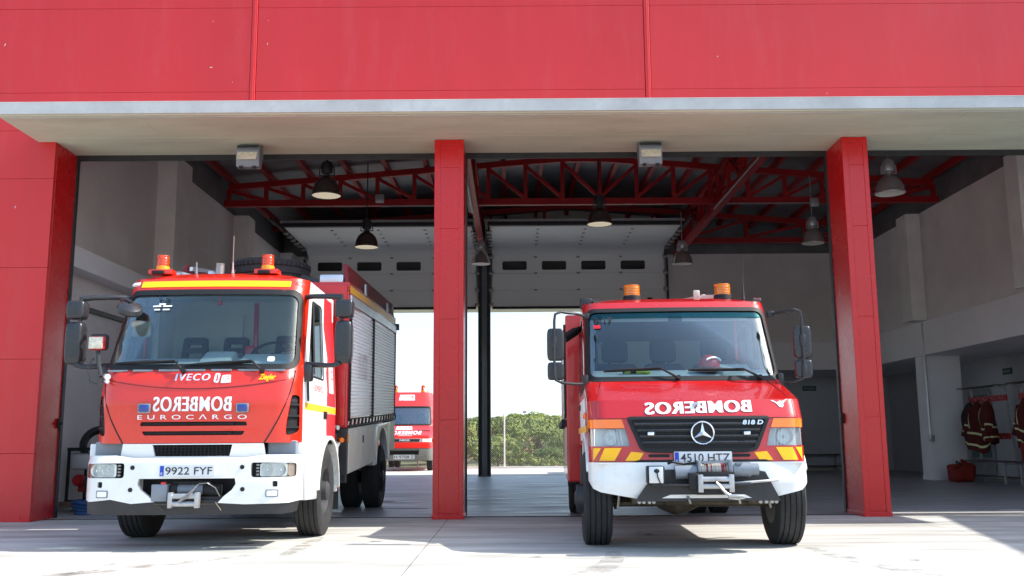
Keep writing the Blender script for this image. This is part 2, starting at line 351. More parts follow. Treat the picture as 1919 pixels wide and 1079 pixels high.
# ------------------------------------------------------------------ ground, floor, terrain
def ground_material():
    m = mat('apron_concrete', (.51, .495, .455), .8, var=.15, vs=.55, bump=.12, bs=60, dirt=.4, dcol=(.36, .33, .28), rvar=.08, stretch=(.7, 1.2, 1))
    n = m.node_tree; p = n.nodes['Principled BSDF']; src = p.inputs['Base Color'].links[0].from_socket
    tc = n.nodes.new('ShaderNodeTexCoord'); sx = n.nodes.new('ShaderNodeSeparateXYZ'); n.links.new(tc.outputs['Object'], sx.inputs[0])
    def M_(op, a, b=None, c=None):
        x = n.nodes.new('ShaderNodeMath'); x.operation = op
        for i, v in enumerate((a, b, c)):
            if v is None: continue
            if isinstance(v, (int, float)): x.inputs[i].default_value = v
            else: n.links.new(v, x.inputs[i])
        return x.outputs[0]
    wob = n.nodes.new('ShaderNodeTexNoise'); wob.inputs['Scale'].default_value = 3; n.links.new(tc.outputs['Object'], wob.inputs[0])
    def line(v, off, pitch, hw):
        f = M_('SUBTRACT', M_('FRACT', M_('ADD', M_('DIVIDE', M_('ADD', v, -off), pitch), .5)), .5)
        d = M_('MULTIPLY', M_('ABSOLUTE', f), pitch)
        d = M_('ADD', d, M_('MULTIPLY', M_('SUBTRACT', wob.outputs[0], .5), .006))
        return M_('LESS_THAN', d, hw)
    l = M_('MAXIMUM', line(sx.outputs[0], -.85, 5.7, .0055), line(sx.outputs[1], 1.6, 5.6, .004))
    mx = n.nodes.new('ShaderNodeMix'); mx.data_type = 'RGBA'; n.links.new(M_('MULTIPLY', l, .75), mx.inputs['Factor'])
    n.links.new(src, mx.inputs['A']); mx.inputs['B'].default_value = (.09, .085, .08, 1)
    # trowelled sweeps: long soft streaks
    mp = n.nodes.new('ShaderNodeMapping'); mp.inputs['Scale'].default_value = (.25, 1.4, 1); mp.inputs['Rotation'].default_value = (0, 0, .25); n.links.new(tc.outputs['Object'], mp.inputs[0])
    st = n.nodes.new('ShaderNodeTexNoise'); st.inputs['Scale'].default_value = 2.2; st.inputs['Detail'].default_value = 5; n.links.new(mp.outputs[0], st.inputs[0])
    rr = n.nodes.new('ShaderNodeValToRGB'); rr.color_ramp.elements[0].color = (.70, .695, .68, 1); rr.color_ramp.elements[1].color = (1.1, 1.1, 1.1, 1)
    rr.color_ramp.elements[0].position = .35; rr.color_ramp.elements[1].position = .65; n.links.new(st.outputs[0], rr.inputs[0])
    mu = n.nodes.new('ShaderNodeMix'); mu.data_type = 'RGBA'; mu.blend_type = 'MULTIPLY'; mu.inputs['Factor'].default_value = 1
    n.links.new(mx.outputs['Result'], mu.inputs['A']); n.links.new(rr.outputs[0], mu.inputs['B']); n.links.new(mu.outputs['Result'], p.inputs['Base Color'])
    return m
M['apron'] = ground_material()
M['floor'] = mat('epoxy_floor', (.37, .365, .37), .42, var=.28, vs=1.1, rvar=.16, stretch=(.35, 2.4, 1), bump=.05, bs=5, dirt=.15, dcol=(.32, .33, .35), coat=.0)
M['scrub'] = mat('scrub_ground', (.12, .115, .05), .95, var=.4, vs=.06, dirt=.5, dcol=(.28, .22, .13))

def terrain_z(x, y):
    if y < 36.6: e = max(0, abs(x-1)-60)*.04; return -.006-min(e, 4)
    d = y-36.6
    z = -min(3.4, d*.16)
    z += lerp_tab([(36, 0), (150, 0), (260, 1.6), (360, 3.6), (460, 5), (900, 9), (2500, 12)], y)
    z += lerp_tab([(150, 0), (250, .5), (360, 1), (480, 1), (700, 0)], y)*(4.2*exp(-((x-4)/15)**2)+1.6*exp(-((x-26)/12)**2)+2.5*exp(-((x+34)/16)**2))
    return z + .5*sin(x*.05+1)*min(1, d/60) - .006
b = MB()
xs = [-2500, -900, -500, -300]+[-200+16*i for i in range(26)]+[300, 500, 900, 2500]; ys = [-600, -150, -60, -20, 0, 10, 20, 30, 36.5, 38, 41, 46, 54]+[66+18*i for i in range(24)]+[600, 900, 2500]
vs = [(x, y, terrain_z(x, y)) for x in xs for y in ys]; ny = len(ys)
b.add(vs, [(i*ny+j, (i+1)*ny+j, (i+1)*ny+j+1, i*ny+j+1) for i in range(len(xs)-1) for j in range(ny-1)])
b.build('terrain', 'scrub', kind='structure', smooth=60, label='dry scrubby ground falling away behind the station')
b = MB(); b.add([(-60, -40, 0), (60, -40, 0), (60, 36.4, 0), (-60, 36.4, 0)], [(0, 1, 2, 3)])
b.build('concrete_apron', 'apron', kind='structure', smooth=0, label='pale concrete apron in front of and behind the station')
b = MB(); b.add([(-6.79, 13.12, .004), (12.2, 13.12, .004), (12.2, 28.35, .004), (-6.79, 28.35, .004)], [(0, 1, 2, 3)])
b.add([(4.6, 28.35, .004), (12.2, 28.35, .004), (12.2, 31.3, .004), (4.6, 31.3, .004)], [(0, 1, 2, 3)])
b.build('interior_floor', 'floor', kind='structure', smooth=0, label='worn blue grey painted garage floor')
b = MB(); b.box((1.6, 13.12, .005), (16.9, .03, .012))
b.build('threshold_strip', 'grease', kind='structure', smooth=0, label='rusty threshold strip at the doorway line')
M['floorred'] = mat('red_floor_mark', srgb(150, 60, 66), .5, var=.2, vs=5)
M['floorpale'] = mat('pale_floor_mark', srgb(190, 175, 180), .5, var=.2, vs=5)
for (x, y, a, c, col) in ((-2.25, 16.6, .24, .09, 'floorred'), (-1.62, 14.85, .34, .07, 'floorpale')):  # flat red and pale ovals laid just above the floor
    b = MB(); b.add([(x+a*cos(2*pi*k/20), y+c*sin(2*pi*k/20)*(1.6 if k % 3 else 1), .0085) for k in range(20)], [tuple(range(20))])
    b.build('floor_marking', col, kind='structure', smooth=0, label='red oval mark on the garage floor' if col == 'floorred' else 'pale oval mark on the garage floor')

# worn-in marks on the apron: rubber and rust streaks that let the concrete show through
def stainmat(name, col, dens):
    m = mat(name, col, .9); n = m.node_tree; p = n.nodes['Principled BSDF']; tc = n.nodes.new('ShaderNodeTexCoord')
    x = n.nodes.new('ShaderNodeTexNoise'); x.inputs['Scale'].default_value = 5; x.inputs['Detail'].default_value = 9; x.inputs['Roughness'].default_value = .75; n.links.new(tc.outputs['Object'], x.inputs[0])
    r = n.nodes.new('ShaderNodeMapRange'); r.inputs['From Min'].default_value = .42; r.inputs['From Max'].default_value = .75; r.inputs['To Max'].default_value = dens; n.links.new(x.outputs[0], r.inputs[0]); n.links.new(r.outputs[0], p.inputs['Alpha']); return m
M['tyremark'] = stainmat('tyre_mark', (.13, .12, .11), .6); M['ruststain'] = stainmat('rust_stain', (.24, .20, .15), .8); M['oil'] = stainmat('oil_spot', (.05, .045, .04), .9)
def streak(pts, w, m, label, z):
    b = MB(); n = len(pts); vs = []
    for i, (x, y) in enumerate(pts):
        a, c = Vector(pts[max(0, i-1)]), Vector(pts[min(n-1, i+1)]); d = (c-a).normalized(); ww = w*(.35+.65*sin(pi*(i+.6)/(n+.2)))
        vs += [(x-d.y*ww/2, y+d.x*ww/2, z), (x+d.y*ww/2, y-d.x*ww/2, z)]
    b.add(vs, [(2*i, 2*i+1, 2*i+3, 2*i+2) for i in range(n-1)]); b.build('ground_stain', m, kind='structure', smooth=0, label=label)
streak([(-2.05+.0*k, 10.55-.32*k) for k in range(7)], .16, 'ruststain', 'brown streak on the apron by the front wheel', .0042)
streak([(-3.9+.22*k, 7.2+.24*k) for k in range(8)], .2, 'ruststain', 'brown streak on the apron in front of the left engine', .0044)
streak([(-3.3-.05*k*k, 8.6-.5*k) for k in range(7)], .22, 'tyremark', 'faint curved tyre mark on the apron', .0046)
streak([(.9-.03*k*k, 9.0-.45*k) for k in range(8)], .24, 'tyremark', 'faint tyre mark running forward from the left front wheel of the crimson engine', .0048)
streak([(2.75+.02*k*k, 9.2-.45*k) for k in range(8)], .24, 'tyremark', 'faint tyre mark running forward from the right front wheel of the crimson engine', .005)
for i, (x, y, r) in enumerate(((-2.7, 9.9, .10), (-3.2, 10.3, .07), (1.8, 9.9, .09), (1.4, 10.6, .14), (.2, 8.6, .05), (3.3, 8.2, .07), (-.2, 10.9, .06))):
    b = MB(); b.add([(x+r*(1+.3*sin(3*a+i))*cos(a), y+r*(1+.25*cos(2*a+i))*sin(a), .0052+.0001*i) for a in frange(0, 2*pi, 18)[:-1]], [tuple(range(18))]); b.build('ground_stain', 'oil', kind='structure', smooth=0, label='small dark oil spot on the apron')
# ------------------------------------------------------------------ the fire station
Y0, YD, YR = 12.78, 13.45, 28.3
XL, XR, ZT = -6.8, 10.1, 6.5
BASE = Vector((1.65, Y0, 0)); bx = lambda p: p-BASE
FS = thing('fire_station', 'long red fire station with three open bays and a concrete canopy', 'building', BASE)
def B(mb, name, m, label=None, smooth=32, parent=None, **k): return mb.build(name, m, parent or FS, label, smooth, bx, **k)
# red sandwich-panel facade, bay-wide panels with lapped joints
b = MB(); zj = [.88, 2.12, 3.36, 4.60, 5.83, 7.07, 8.31, 8.9]
xj = [-20.16, -14.64, -9.12, -3.60, 1.92, 7.44, 12.3]
for i in range(len(xj)-1):
    x0, x1 = xj[i]+.045, xj[i+1]-.045
    z = 5.285
    for zz in zj:
        if zz > z+.05:
            b.b2((x0, Y0, z+.0016), (x1, Y0+.06, zz-.0016), .0035); z = zz
for i in range(1, len(xj)-1):
    b.b2((xj[i]-.038, Y0-.012, 5.285), (xj[i]+.038, Y0+.05, 8.9), .008)
    b.b2((xj[i]-.012, Y0-.02, 5.285), (xj[i]+.012, Y0+.03, 8.9), .004)
z = 0.
for zz in zj[:4]+[5.285]:
    b.b2((-9.08, Y0, z+.0016), (-6.285, Y0+.06, zz-.0016), .0035); b.b2((-20, Y0, z+.0016), (-9.16, Y0+.06, zz-.0016), .0035); z = zz
b.b2((-20.16, Y0+.058, .0), (-6.30, Y0+.2, 5.285)); b.b2((-20.16, Y0+.058, 5.28), (12.26, Y0+.2, 8.9))
b.b2((-9.158, Y0-.01, 0), (-9.082, Y0+.05, 5.285), .006)
b.b2((-20.2, Y0-.03, 8.9), (12.3, Y0+.25, 8.96), .01)
B(b, 'facade_wall', 'facade', smooth=0)
for i, (x, z, w, h) in enumerate(((-7.1, 6.54, .02, .07), (-4.19, 6.87, .02, .02), (-4.19, 6.19, .06, .025), (-3.41, 6.88, .015, .02), (-3.41, 6.53, .015, .05), (-3.88, 5.97, .018, .018), (-6.78, 4.2, .02, .06), (2.9, 6.3, .02, .03), (4.4, 5.75, .03, .015))):
    w, h = w*.65, h*.65; b = MB(); b.prism([(x+w*.5*cos(t)*(1+.3*sin(3*t+i))+h*.2*sin(t), z+h*.5*sin(t)) for t in frange(0, 2*pi, 10)[:-1]], 'y', Y0-.0025, Y0+.001); B(b, 'paint_scuff', 'facadescuff', smooth=0)
b = MB()
b.b2((-6.42, Y0+.062, 0), (-6.282, YD, 5.118), .006); b.b2((-6.425, Y0-.004, 0), (-6.283, Y0+.03, .09), .003)
B(b, 'pier_return', 'column', smooth=0)
def column(x0, x1):
    b = MB(); f = .075
    b.b2((x0, Y0+.006, 0), (x1, YD-.02, 5.118), .012)
    for a, c in ((x0, x0+f), (x1-f*.8, x1)): b.b2((a-.003, Y0-.012, .002), (c+.003, Y0+.02, 5.115), .006)
    z = .07
    for zz in (1.28, 2.62, 3.86, 4.72, 5.04):
        b.b2((x0+f-.02, Y0-.002, z+.002), (x1-f*.8+.02, Y0+.02, zz-.002), .004); z = zz
    b.b2((x0-.012, Y0-.02, 0), (x1+.012, YD, .055), .004); b.b2((x0+.02, Y0-.008, 5.04), (x1-.02, Y0+.02, 5.112), .004)
    return B(b, 'column', 'column', smooth=0)
b = MB(); b.b2((10.02, YD, 0), (12.26, YD+.19, 5.115)); B(b, 'pier_return', 'column', smooth=0)
column(-1.05, -.655); column(4.56, 4.905)
# concrete canopy
b = MB(); t = bmesh.new()
prof = [(11.68, 5.15), (11.71, 5.12), (13.46, 5.12), (13.46, 5.282), (12.79, 5.282), (11.70, 5.275), (11.68, 5.262)]
b.prism(prof, 'x', -6.52, 9.9)
B(b, 'canopy', 'concrete', smooth=0)
b = MB()
b.b2((-6.535, 11.655, 5.128), (9.915, 11.679, 5.278), .004)
b.b2((-6.536, 11.66, 5.126), (-6.521, 12.775, 5.279), .004); b.b2((-6.53, 11.652, 5.272), (9.91, 11.72, 5.288), .003)
for k in range(7): b.b2((-6.5+2.6*k, 11.765, 5.111), (-6.5+2.6*k+2.58, 11.785, 5.1205), .002)
B(b, 'canopy_edge', 'concrete_face', smooth=0)
for x in (-4.75, -2.1, .55, 3.2, 5.85, 8.4):
    b = MB(); b.b2((x, 11.80, 5.1172), (x+.012, 13.4, 5.121)); B(b, 'formwork_joint', 'concrete', smooth=0)
b = MB(); b.b2((-6.4, 12.62, 5.1178), (9.8, 12.63, 5.121)); B(b, 'formwork_joint', 'concrete', smooth=0)
# black door heads, jamb seals
b = MB()
for x0, x1 in ((-6.28, -1.05), (-.655, 4.56), (4.905, 10.0)):
    b.b2((x0, YD-.03, 5.055), (x1, YD+.05, 5.119)); b.b2((x0+.02, YD-.035, 5.035), (x1-.02, YD-.01, 5.06), .004)
    for a in (x0, x1): b.b2((a-.02, YD-.022, 0), (a+.02, YD+.05, 5.06), .004)
B(b, 'door_frame', 'blacksteel', smooth=0)
for x in (-6.26, 4.543):
    b = MB(); b.box((x, YD-.08, 1.28), (.03, .06, .14), .012); b.cyl((x-.02, YD-.08, 1.28), (x+.045, YD-.08, 1.28), .022, .02)
    B(b, 'photocell', 'black')
# lintel inside + side walls
b = MB()
b.b2((XL-.3, YD, 5.12), (XR+.2, YD+.2, 8.6)); b.b2((-20, Y0+.2, 5.3), (-19.9, YR, 8.6))
B(b, 'lintel_wall', 'block', smooth=0)
b = MB(); b.b2((XL-.35, Y0+.2, 0), (XL, YR+.3, ZT))
for k in range(1, 11):
    b.b2((XL, YD+.2, .6*k-.006+.4), (XL+.003, YR, .6*k+.4+.001))
B(b, 'side_wall', 'block', 'grey block wall on the left of the garage', smooth=0)
b = MB(); b.b2((XR, YD+.2, 3.83), (XR+.3, YR+.3, ZT)); b.b2((XR-.012, YD+.2, 6.1), (XR, YR, 6.115))
B(b, 'side_wall', 'block', 'grey block wall on the right above the white band', smooth=0)
for x0, x1, y0, y1 in ((XL, XL+.38, 17.9, 18.75), (XL, XL+.38, 22.9, 23.5), (XL, XL+.38, 27.6, 28.2), (XR-.36, XR, 23.2, 23.8), (XR-.36, XR, 14.2, 14.9), (XR-.36, XR, 17.9, 18.4)):
    b = MB(); b.b2((x0, y0, 3.84 if x0 > 0 else 0), (x1, y1, ZT-.01), .015); B(b, 'pilaster', 'precast', smooth=0)
b = MB(); b.b2((XL+.001, YD+.25, 3.6), (XL+.32, 27.5, 3.92), .01); B(b, 'wall_beam', 'plaster', 'pale concrete beam along the left wall', smooth=0)
b = MB(); b.b2((XL+.002, YD+.25, 3.08), (XL+.06, 27.5, 3.15)); B(b, 'wall_duct', 'blacksteel', smooth=0)
b = MB(); b.b2((XR-.06, YD+.25, 3.0), (XR+.3, YR-.1, 3.828), .008); b.b2((4.56, YR-.16, 3.0), (XR+.3, YR+.15, 3.827), .008)
B(b, 'mezzanine_band', 'plaster', smooth=0)
# recess under the mezzanine
b = MB()
b.b2((12.2, YD+.2, 0), (12.5, 31.5, 3.2)); b.b2((4.5, 31.3, 0), (12.3, 31.5, 3.2)); b.b2((4.36, YR+.16, 0), (4.58, 31.4, 3.2))
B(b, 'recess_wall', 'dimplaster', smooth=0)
b = MB(); b.b2((XR+.3, YD+.2, 3.0), (12.4, 31.4, 3.15)); b.b2((4.4, YR+.15, 3.0), (XR+.3, 31.4, 3.15)); B(b, 'recess_ceiling', 'plaster', smooth=0)
for x0, x1, y0, y1 in ((10.1, 10.95, 23.5, 24.1), (10.1, 10.5, 14.3, 14.9)):
    b = MB(); b.b2((x0, y0, 0), (x1, y1, 3.0), .012); b.b2((x0-.012, y0-.012, 0), (x1+.012, y1, .09)); B(b, 'pillar', 'plaster', smooth=0)
b = MB(); b.tube([(10.04, 23.42, 6.3), (10.04, 23.42, 3.9), (10.04, 23.38, 3.82), (10.04, 23.38, 1.0)], .03); b.box((10.06, 23.36, 1.0), (.12, .07, .14), .01)
B(b, 'conduit', 'galv')
b = MB(); b.b2((12.15, 24.6, 0), (12.2, 25.9, 2.25)); D = B(b, 'inner_door', 'galv', smooth=0)
b = MB(); b.b2((12.13, 24.75, .5), (12.15, 25.75, 2.1)); b.build('door_glass', mat('greenish_glass', (.12, .2, .18), .2), D, smooth=0, xf=bx)
b = MB(); b.b2((12.1, YD+.3, 0), (12.2, 24.5, .09)); b.b2((4.6, 31.28, 0), (12.2, 31.3, .09)); B(b, 'skirting', 'locker', smooth=0)
# rear wall around the two rear doors
b = MB()
b.b2((XL-.3, YR, 0), (-6.1, YR+.3, ZT)); b.b2((-6.1, YR, 5.0), (4.55, YR+.3, 8.2)); b.b2((4.55, YR, 3.83), (XR+.3, YR+.3, ZT))
b.b2((4.551, YR-.006, 6.18), (XR, YR, 6.195)); b.b2((4.55, YR, 0), (4.62, YR+.2, 3.83))
B(b, 'rear_wall', 'block', smooth=0)
for p, q in (((4.55, YR+.05, ZT), (XR+.3, YR+.25, 8.4)), ((XL-.3, YR+.05, ZT), (-6.1, YR+.25, 8.4)), ((XR+.05, YD+.2, ZT), (XR+.25, YR+.04, 7.6)), ((XL-.25, YD+.2, ZT), (XL-.05, YR+.04, 7.6))):
    b = MB(); b.b2(p, q); B(b, 'upper_siding', 'deck', smooth=0)
b = MB(); b.b2((-8, YR+.3, 4.97), (12.5, YR+1.45, 5.22), .01); B(b, 'rear_canopy', 'concrete', smooth=0)
b = MB()
for x0, x1 in ((-1.0, -.64),):
    b.b2((x0, YR-.28, 0), (x0+.1, YR-.02, 6.5), .006); b.b2((x1-.1, YR-.28, 0), (x1, YR-.02, 6.5), .006); b.b2((x0+.08, YR-.2, 0), (x1-.08, YR-.02, 6.5))
B(b, 'rear_post', 'blacksteel', smooth=0)
b = MB(); b.b2((-.9, YR-.23, .02), (-.74, YR-.2, 6.4), .004); b.b2((-.93, YR-.3, 0), (-.71, YR-.18, .03)); B(b, 'post_web', 'wgrey', smooth=0)
# rear sectional doors, standing open: one bent sheet of panels each
def sectional(x0, x1, label):
    b = MB(); yv = YR-.3; r = .45; ztop = 6.12
    path = [(yv, 4.9+.5*k) for k in range(3)]
    n = 6
    prof = [(yv, 4.9), (yv, 5.4), (yv, 5.9), (yv, 6.38)]
    arc = [(yv-r+r*cos(a), 6.38+r*.55*sin(a)) for a in frange(0, pi/2, 5)][1:]
    hor = [(yv-r-.5*k, 6.6275+.004*k) for k in range(1, 6)]
    pts = prof+arc+hor
    for i in range(len(pts)-1):
        (ya, za), (yb, zb) = pts[i], pts[i+1]; d = Vector((yb-ya, zb-za)); L = d.length; d.normalize(); nrm = Vector((-d.y, d.x))
        cut = .004 if (i < 3 or i >= 8) else -.003
        a = Vector((ya, za))+d*cut; c = Vector((yb, zb))-d*cut
        q = [a, c, c-nrm*.045, a-nrm*.045]
        b.prism([(p.x, p.y) for p in q], 'x', x0, x1)
    for zc in (5.02, 5.14, 5.26, 5.52, 5.64, 5.76): b.b2((x0, yv-.002, zc-.003), (x1, yv+.002, zc))
    d = B(b, 'sectional_door', 'door', label, smooth=0)
    b = MB(); b.b2((x0, yv-.03, 4.84), (x1, yv+.06, 4.905)); b.build('bottom_seal', 'rubber', d, smooth=0, xf=bx)
    w = x1-x0
    for k in range(4):
        xc = x0+.66+1.167*k
        b = MB(); f = lambda u, v: (u, yv-.012, v)
        b.panel(rrect(xc-.36, 6.0, xc+.36, 6.26, .05), f, [rrect(xc-.33, 6.03, xc+.33, 6.23, .035)], th=.02)
        wn = b.build('window', 'black', d, xf=bx, smooth=0)
        b = MB(); b.panel(rrect(xc-.33, 6.03, xc+.33, 6.23, .035), lambda u, v: (u, yv-.006, v), th=.003); b.build('pane', 'darkpane', wn, xf=bx, smooth=0)  # opaque pane; the dark space behind the glass is put into its colour
    def hinge(c, s): b = MB(); b.box(c, s, .01); b.build('hinge', 'steel', d, xf=bx)
    for xc in frange(x0+.02, x1-.02, 4)[1:-1]:
        for z in (5.4, 5.9, 6.38): hinge((xc, yv-.03, z), (.1, .03, .05))
        for k in range(1, 6): hinge((xc, yv-.5*k-r, 6.57), (.08, .05, .03))
    for xc in (x0-.03, x1+.03):
        for z in (4.95, 5.4, 5.9, 6.38): hinge((xc, yv-.04, z), (.13, .07, .10))
        for k in range(0, 6): hinge((xc, yv-.45*k-r, 6.56), (.14, .09, .07))
    b = MB()
    for xc in (x0-.09, x1+.09):
        s = 1 if xc > x0 else -1
        b.b2((xc-.03, yv-.06, 0), (xc+.03, yv+.02, 6.35)); b.b2((xc-.03, 23.9, 6.60), (xc+.03, yv-.4, 6.68))
    b.b2((x0-.05, yv-r-2.62, 6.66), (x1+.05, yv-r-2.52, 6.76)); b.build('door_track', 'blacksteel', d, xf=bx, smooth=0)
    b = MB(); b.b2((x0-.1, yv-r-2.66, 6.76), (x1+.1, yv-r-2.56, 6.82)); b.build('torsion_bar', 'galv', d, xf=bx, smooth=0)
    b = MB(); b.panel(rrect(x1-.52, 5.06, x1-.36, 5.15, .045), lambda u, v: (u, yv-.012, v), th=.02); b.build('handle', 'black', d, xf=bx)
sectional(-6.05, -1.06, 'raised pale grey sectional door of the left rear bay'); sectional(-.58, 4.5, 'raised pale grey sectional door of the middle rear bay')
# roof: deck, purlins, trusses, girders
def roof_z(x): return 7.72-abs(x-1.65)*.082
b = MB(); b.prism([(XL-.3, roof_z(XL-.3)+.16), (1.65, 7.88), (XR+.3, roof_z(XR+.3)+.16), (XR+.3, roof_z(XR+.3)+.24), (1.65, 8.0), (XL-.3, roof_z(XL-.3)+.24)], 'y', Y0+.15, YR+.4)
B(b, 'roof_deck', 'deck', smooth=0)
b = MB(); b.b2((XR+.2, YD, 3.2), (14.2, 31.6, 3.4)); b.b2((4.3, YR+.3, 3.18), (XR+.3, 31.6, 3.4)); B(b, 'flat_roof', 'precast', smooth=0)
PX = frange(XL+.2, XR-.2, 18)
for x in PX:
    b = MB(); z = roof_z(x); b.b2((x-.05, YD+.2, z), (x+.05, YR, z+.15)); B(b, 'purlin', 'steel_red', smooth=0)
def truss(y, x0, x1, pitch, zb=6.5):
    b = MB(); b.b2((x0, y-.06, zb), (x1, y+.06, zb+.15))
    n = round((x1-x0)/pitch); X = frange(x0+.1, x1-.1, n)
    for i in range(n):
        a, c = X[i], X[i+1]; b.bar((a, y, roof_z(a)-.07), (c, y, roof_z(c)-.07), .12, .14)
    for i, x in enumerate(X):
        b.bar((x, y, zb+.14), (x, y, roof_z(x)-.12), .09)
        if i < n:
            a, c = X[i], X[i+1]
            if (a+c)/2 < 1.65: b.bar((a, y, roof_z(a)-.15), (c, y, zb+.16), .075)
            else: b.bar((a, y, zb+.16), (c, y, roof_z(c)-.15), .075)
    return B(b, 'roof_truss', 'steel_red', smooth=0)
truss(22.1, XL+.02, XR-.02, .87); truss(16.0, XL+.02, XR-.02, .87); truss(26.7, 4.9, XR-.02, 1.66)
b = MB(); b.bar((XL, 26.7, 7.0), (1.65, 26.7, 7.6), .1, .14); b.bar((1.65, 26.7, 7.6), (4.9, 26.7, 7.4), .1, .14)
for x in frange(XL+1.6, 4.0, 6): b.bar((x, 26.7, 6.8), (x, 26.7, roof_z(x)-.1), .07)
B(b, 'rear_rafter', 'steel_red', smooth=0)
for xg in (-.85, 4.86):
    b = MB(); zt = roof_z(xg)-.2
    b.b2((xg-.07, YD+.3, 6.34), (xg+.07, YR-.35, 6.5)); b.b2((xg-.06, YD+.3, zt-.1), (xg+.06, YR-.35, zt+.02))
    ys = frange(YD+.4, YR-.5, 12)
    for i, y in enumerate(ys):
        b.bar((xg, y, 6.45), (xg, y, zt-.05), .08)
        if i < 12: b.bar((xg, ys[i] if i % 2 else ys[i+1], 6.48), (xg, ys[i+1] if i % 2 else ys[i], zt-.06), .07)
    B(b, 'lattice_girder', 'steel_red', smooth=0)
b = MB(); b.b2((-1.0, YD+.3, 6.30), (-.88, 22.0, 6.338)); B(b, 'cable_tray', 'cable', smooth=0)
b = MB(); b.tube([(4.74, YD+.3, 6.33), (4.74, 21.9, 6.33), (4.8, 21.98, 6.36), (5.0, 22.0, 6.48), (7.1, 22.0, 6.48)], .02, 6); b.box((7.12, 22.0, 6.50), (.2, .08, .2), .01); B(b, 'conduit', 'galv'); b = MB()
b.tube([(-.92, 14, 6.29), (-.92, 22.0, 6.29), (-1.0, 22.0, 6.47), (-3.05, 22.0, 6.47)], .016, 6); b.box((-3.1, 22.0, 6.65), (.2, .08, .2), .01)
B(b, 'conduit', 'galv')
# ------------------------------------------------------------------ lamps
def pendant(x, y, zb, d, label, shade='lamp', drop=1.2):
    r = d/2; t = thing('pendant_lamp', label, 'lamp', (x, y, zb), group='high bay lamps hanging under the roof')
    b = MB(); b.rev([(r, 0), (r*1.04, .008), (r*1.04, .02), (r, .028), (r*.985, .07), (r*.94, .13), (r*.86, .19), (r*.74, .245), (r*.58, .29), (r*.4, .325), (r*.27, .34), (r*.26, .36)], (0, 0, 0), (0, 0, 1), 32, cap=False)
    b.build('lamp_shade', shade, t, smooth=60)
    b = MB(); b.rev([(.001, .045), (r*.6, .035), (r*.99, .008)], (0, 0, 0), (0, 0, 1), 32, cap=False); b.build('diffuser', 'lampglow' if shade == 'lamp' else 'lampglass', t)
    b = MB(); b.rev([(r*.2, .33), (r*.2, .39), (r*.36, .41), (r*.4, .44), (r*.4, .57), (r*.33, .61), (r*.12, .63), (.012, .65), (.012, .65+drop)], (0, 0, 0), (0, 0, 1), 20)
    b.tube([(-r*.52, 0, .37), (-r*.5, 0, .5), (-r*.36, 0, .55)], .012, 6); b.tube([(r*.52, 0, .37), (r*.5, 0, .5), (r*.36, 0, .55)], .012, 6); b.bar((-r*.55, 0, .37), (r*.55, 0, .37), .02)
    b.build('gear_housing', 'blacksteel' if shade == 'lamp' else 'galv', t)
pendant(-3.25, 16.4, 5.27, .50, 'dark bell lamp with a lit cream underside nearest above the left fire engine', drop=1.0)
pendant(-3.16, 20.5, 5.18, .50, 'dark bell lamp hanging from a thin rod in front of the left sectional door', drop=1.25)
pendant(1.80, 19.2, 5.36, .50, 'dark bell lamp on a long rod in the middle bay', drop=1.5)
M['chromelamp'] = mat('polished_shade', (.46, .42, .41), .18, metal=.6, rvar=.05, vs=3)
pendant(-.82, 25.0, 5.62, .50, 'polished bell lamp in front of the dark rear post', 'chromelamp', .5)
pendant(4.32, 23.9, 5.38, .50, 'polished bell lamp at the right end of the middle sectional door', 'chromelamp', .7)
pendant(6.85, 21.4, 5.38, .50, 'polished bell lamp left of the right hand red column against the grey rear wall', 'chromelamp', .95)
pendant(6.65, 16.4, 5.24, .50, 'polished bell lamp high in the right bay beside the red column', 'chromelamp', .9)
def flood(x, label):
    t = thing('floodlight', label, 'floodlight', (x, 13.02, 5.12), group='floodlights under the canopy'); t.rotation_euler = (radians(-4), 0, 0)
    b = MB(); b.prism([(-.10, -.02), (.1, -.05), (.12, -.16), (.02, -.34), (-.10, -.345), (-.16, -.12)], 'x', -.16, .16, bev=.012); b.build('housing', 'wgrey', t)
    b = MB(); b.box((0, -.152, -.17), (.27, .012, .19), .004, (radians(-14), 0, 0)); b.build('glass', 'fg', t)
    b = MB()
    b.box((0, -.135, -.06), (.3, .03, .016), .004, (radians(-14), 0, 0)); b.build('frame', 'blacksteel', t)
    for q in (-.09, .09): b = MB(); b.box((q, -.10, -.352), (.05, .05, .03), .005); b.build('clip', 'blacksteel', t)
    b = MB(); b.tube([(-.17, 0, -.14), (-.17, 0, -.01), (.17, 0, -.01), (.17, 0, -.14)], .012, 6); b.build('bracket', 'steel', t)
flood(-3.66, 'grey floodlight under the canopy above the left fire engine'); flood(1.94, 'grey floodlight under the canopy above the middle bay')
# unseen wing added and angled to shade the right apron, pale for bounce light
b = MB(); b.prism([(12.36, 12.7), (10.4, 5.4), (15.0, 4.4), (17.0, 12.3)], 'z', 0, 7.05); AN = b.build('shade_wing', 'plaster', None, 'pale unseen wing added to shade the right of the apron', 0, cat='building')
b = MB(); b.prism([(12.33, 12.73), (10.36, 5.36), (15.04, 4.36), (17.04, 12.3)], 'z', 7.05, 7.13); b.build('coping', 'precast', AN, smooth=0)
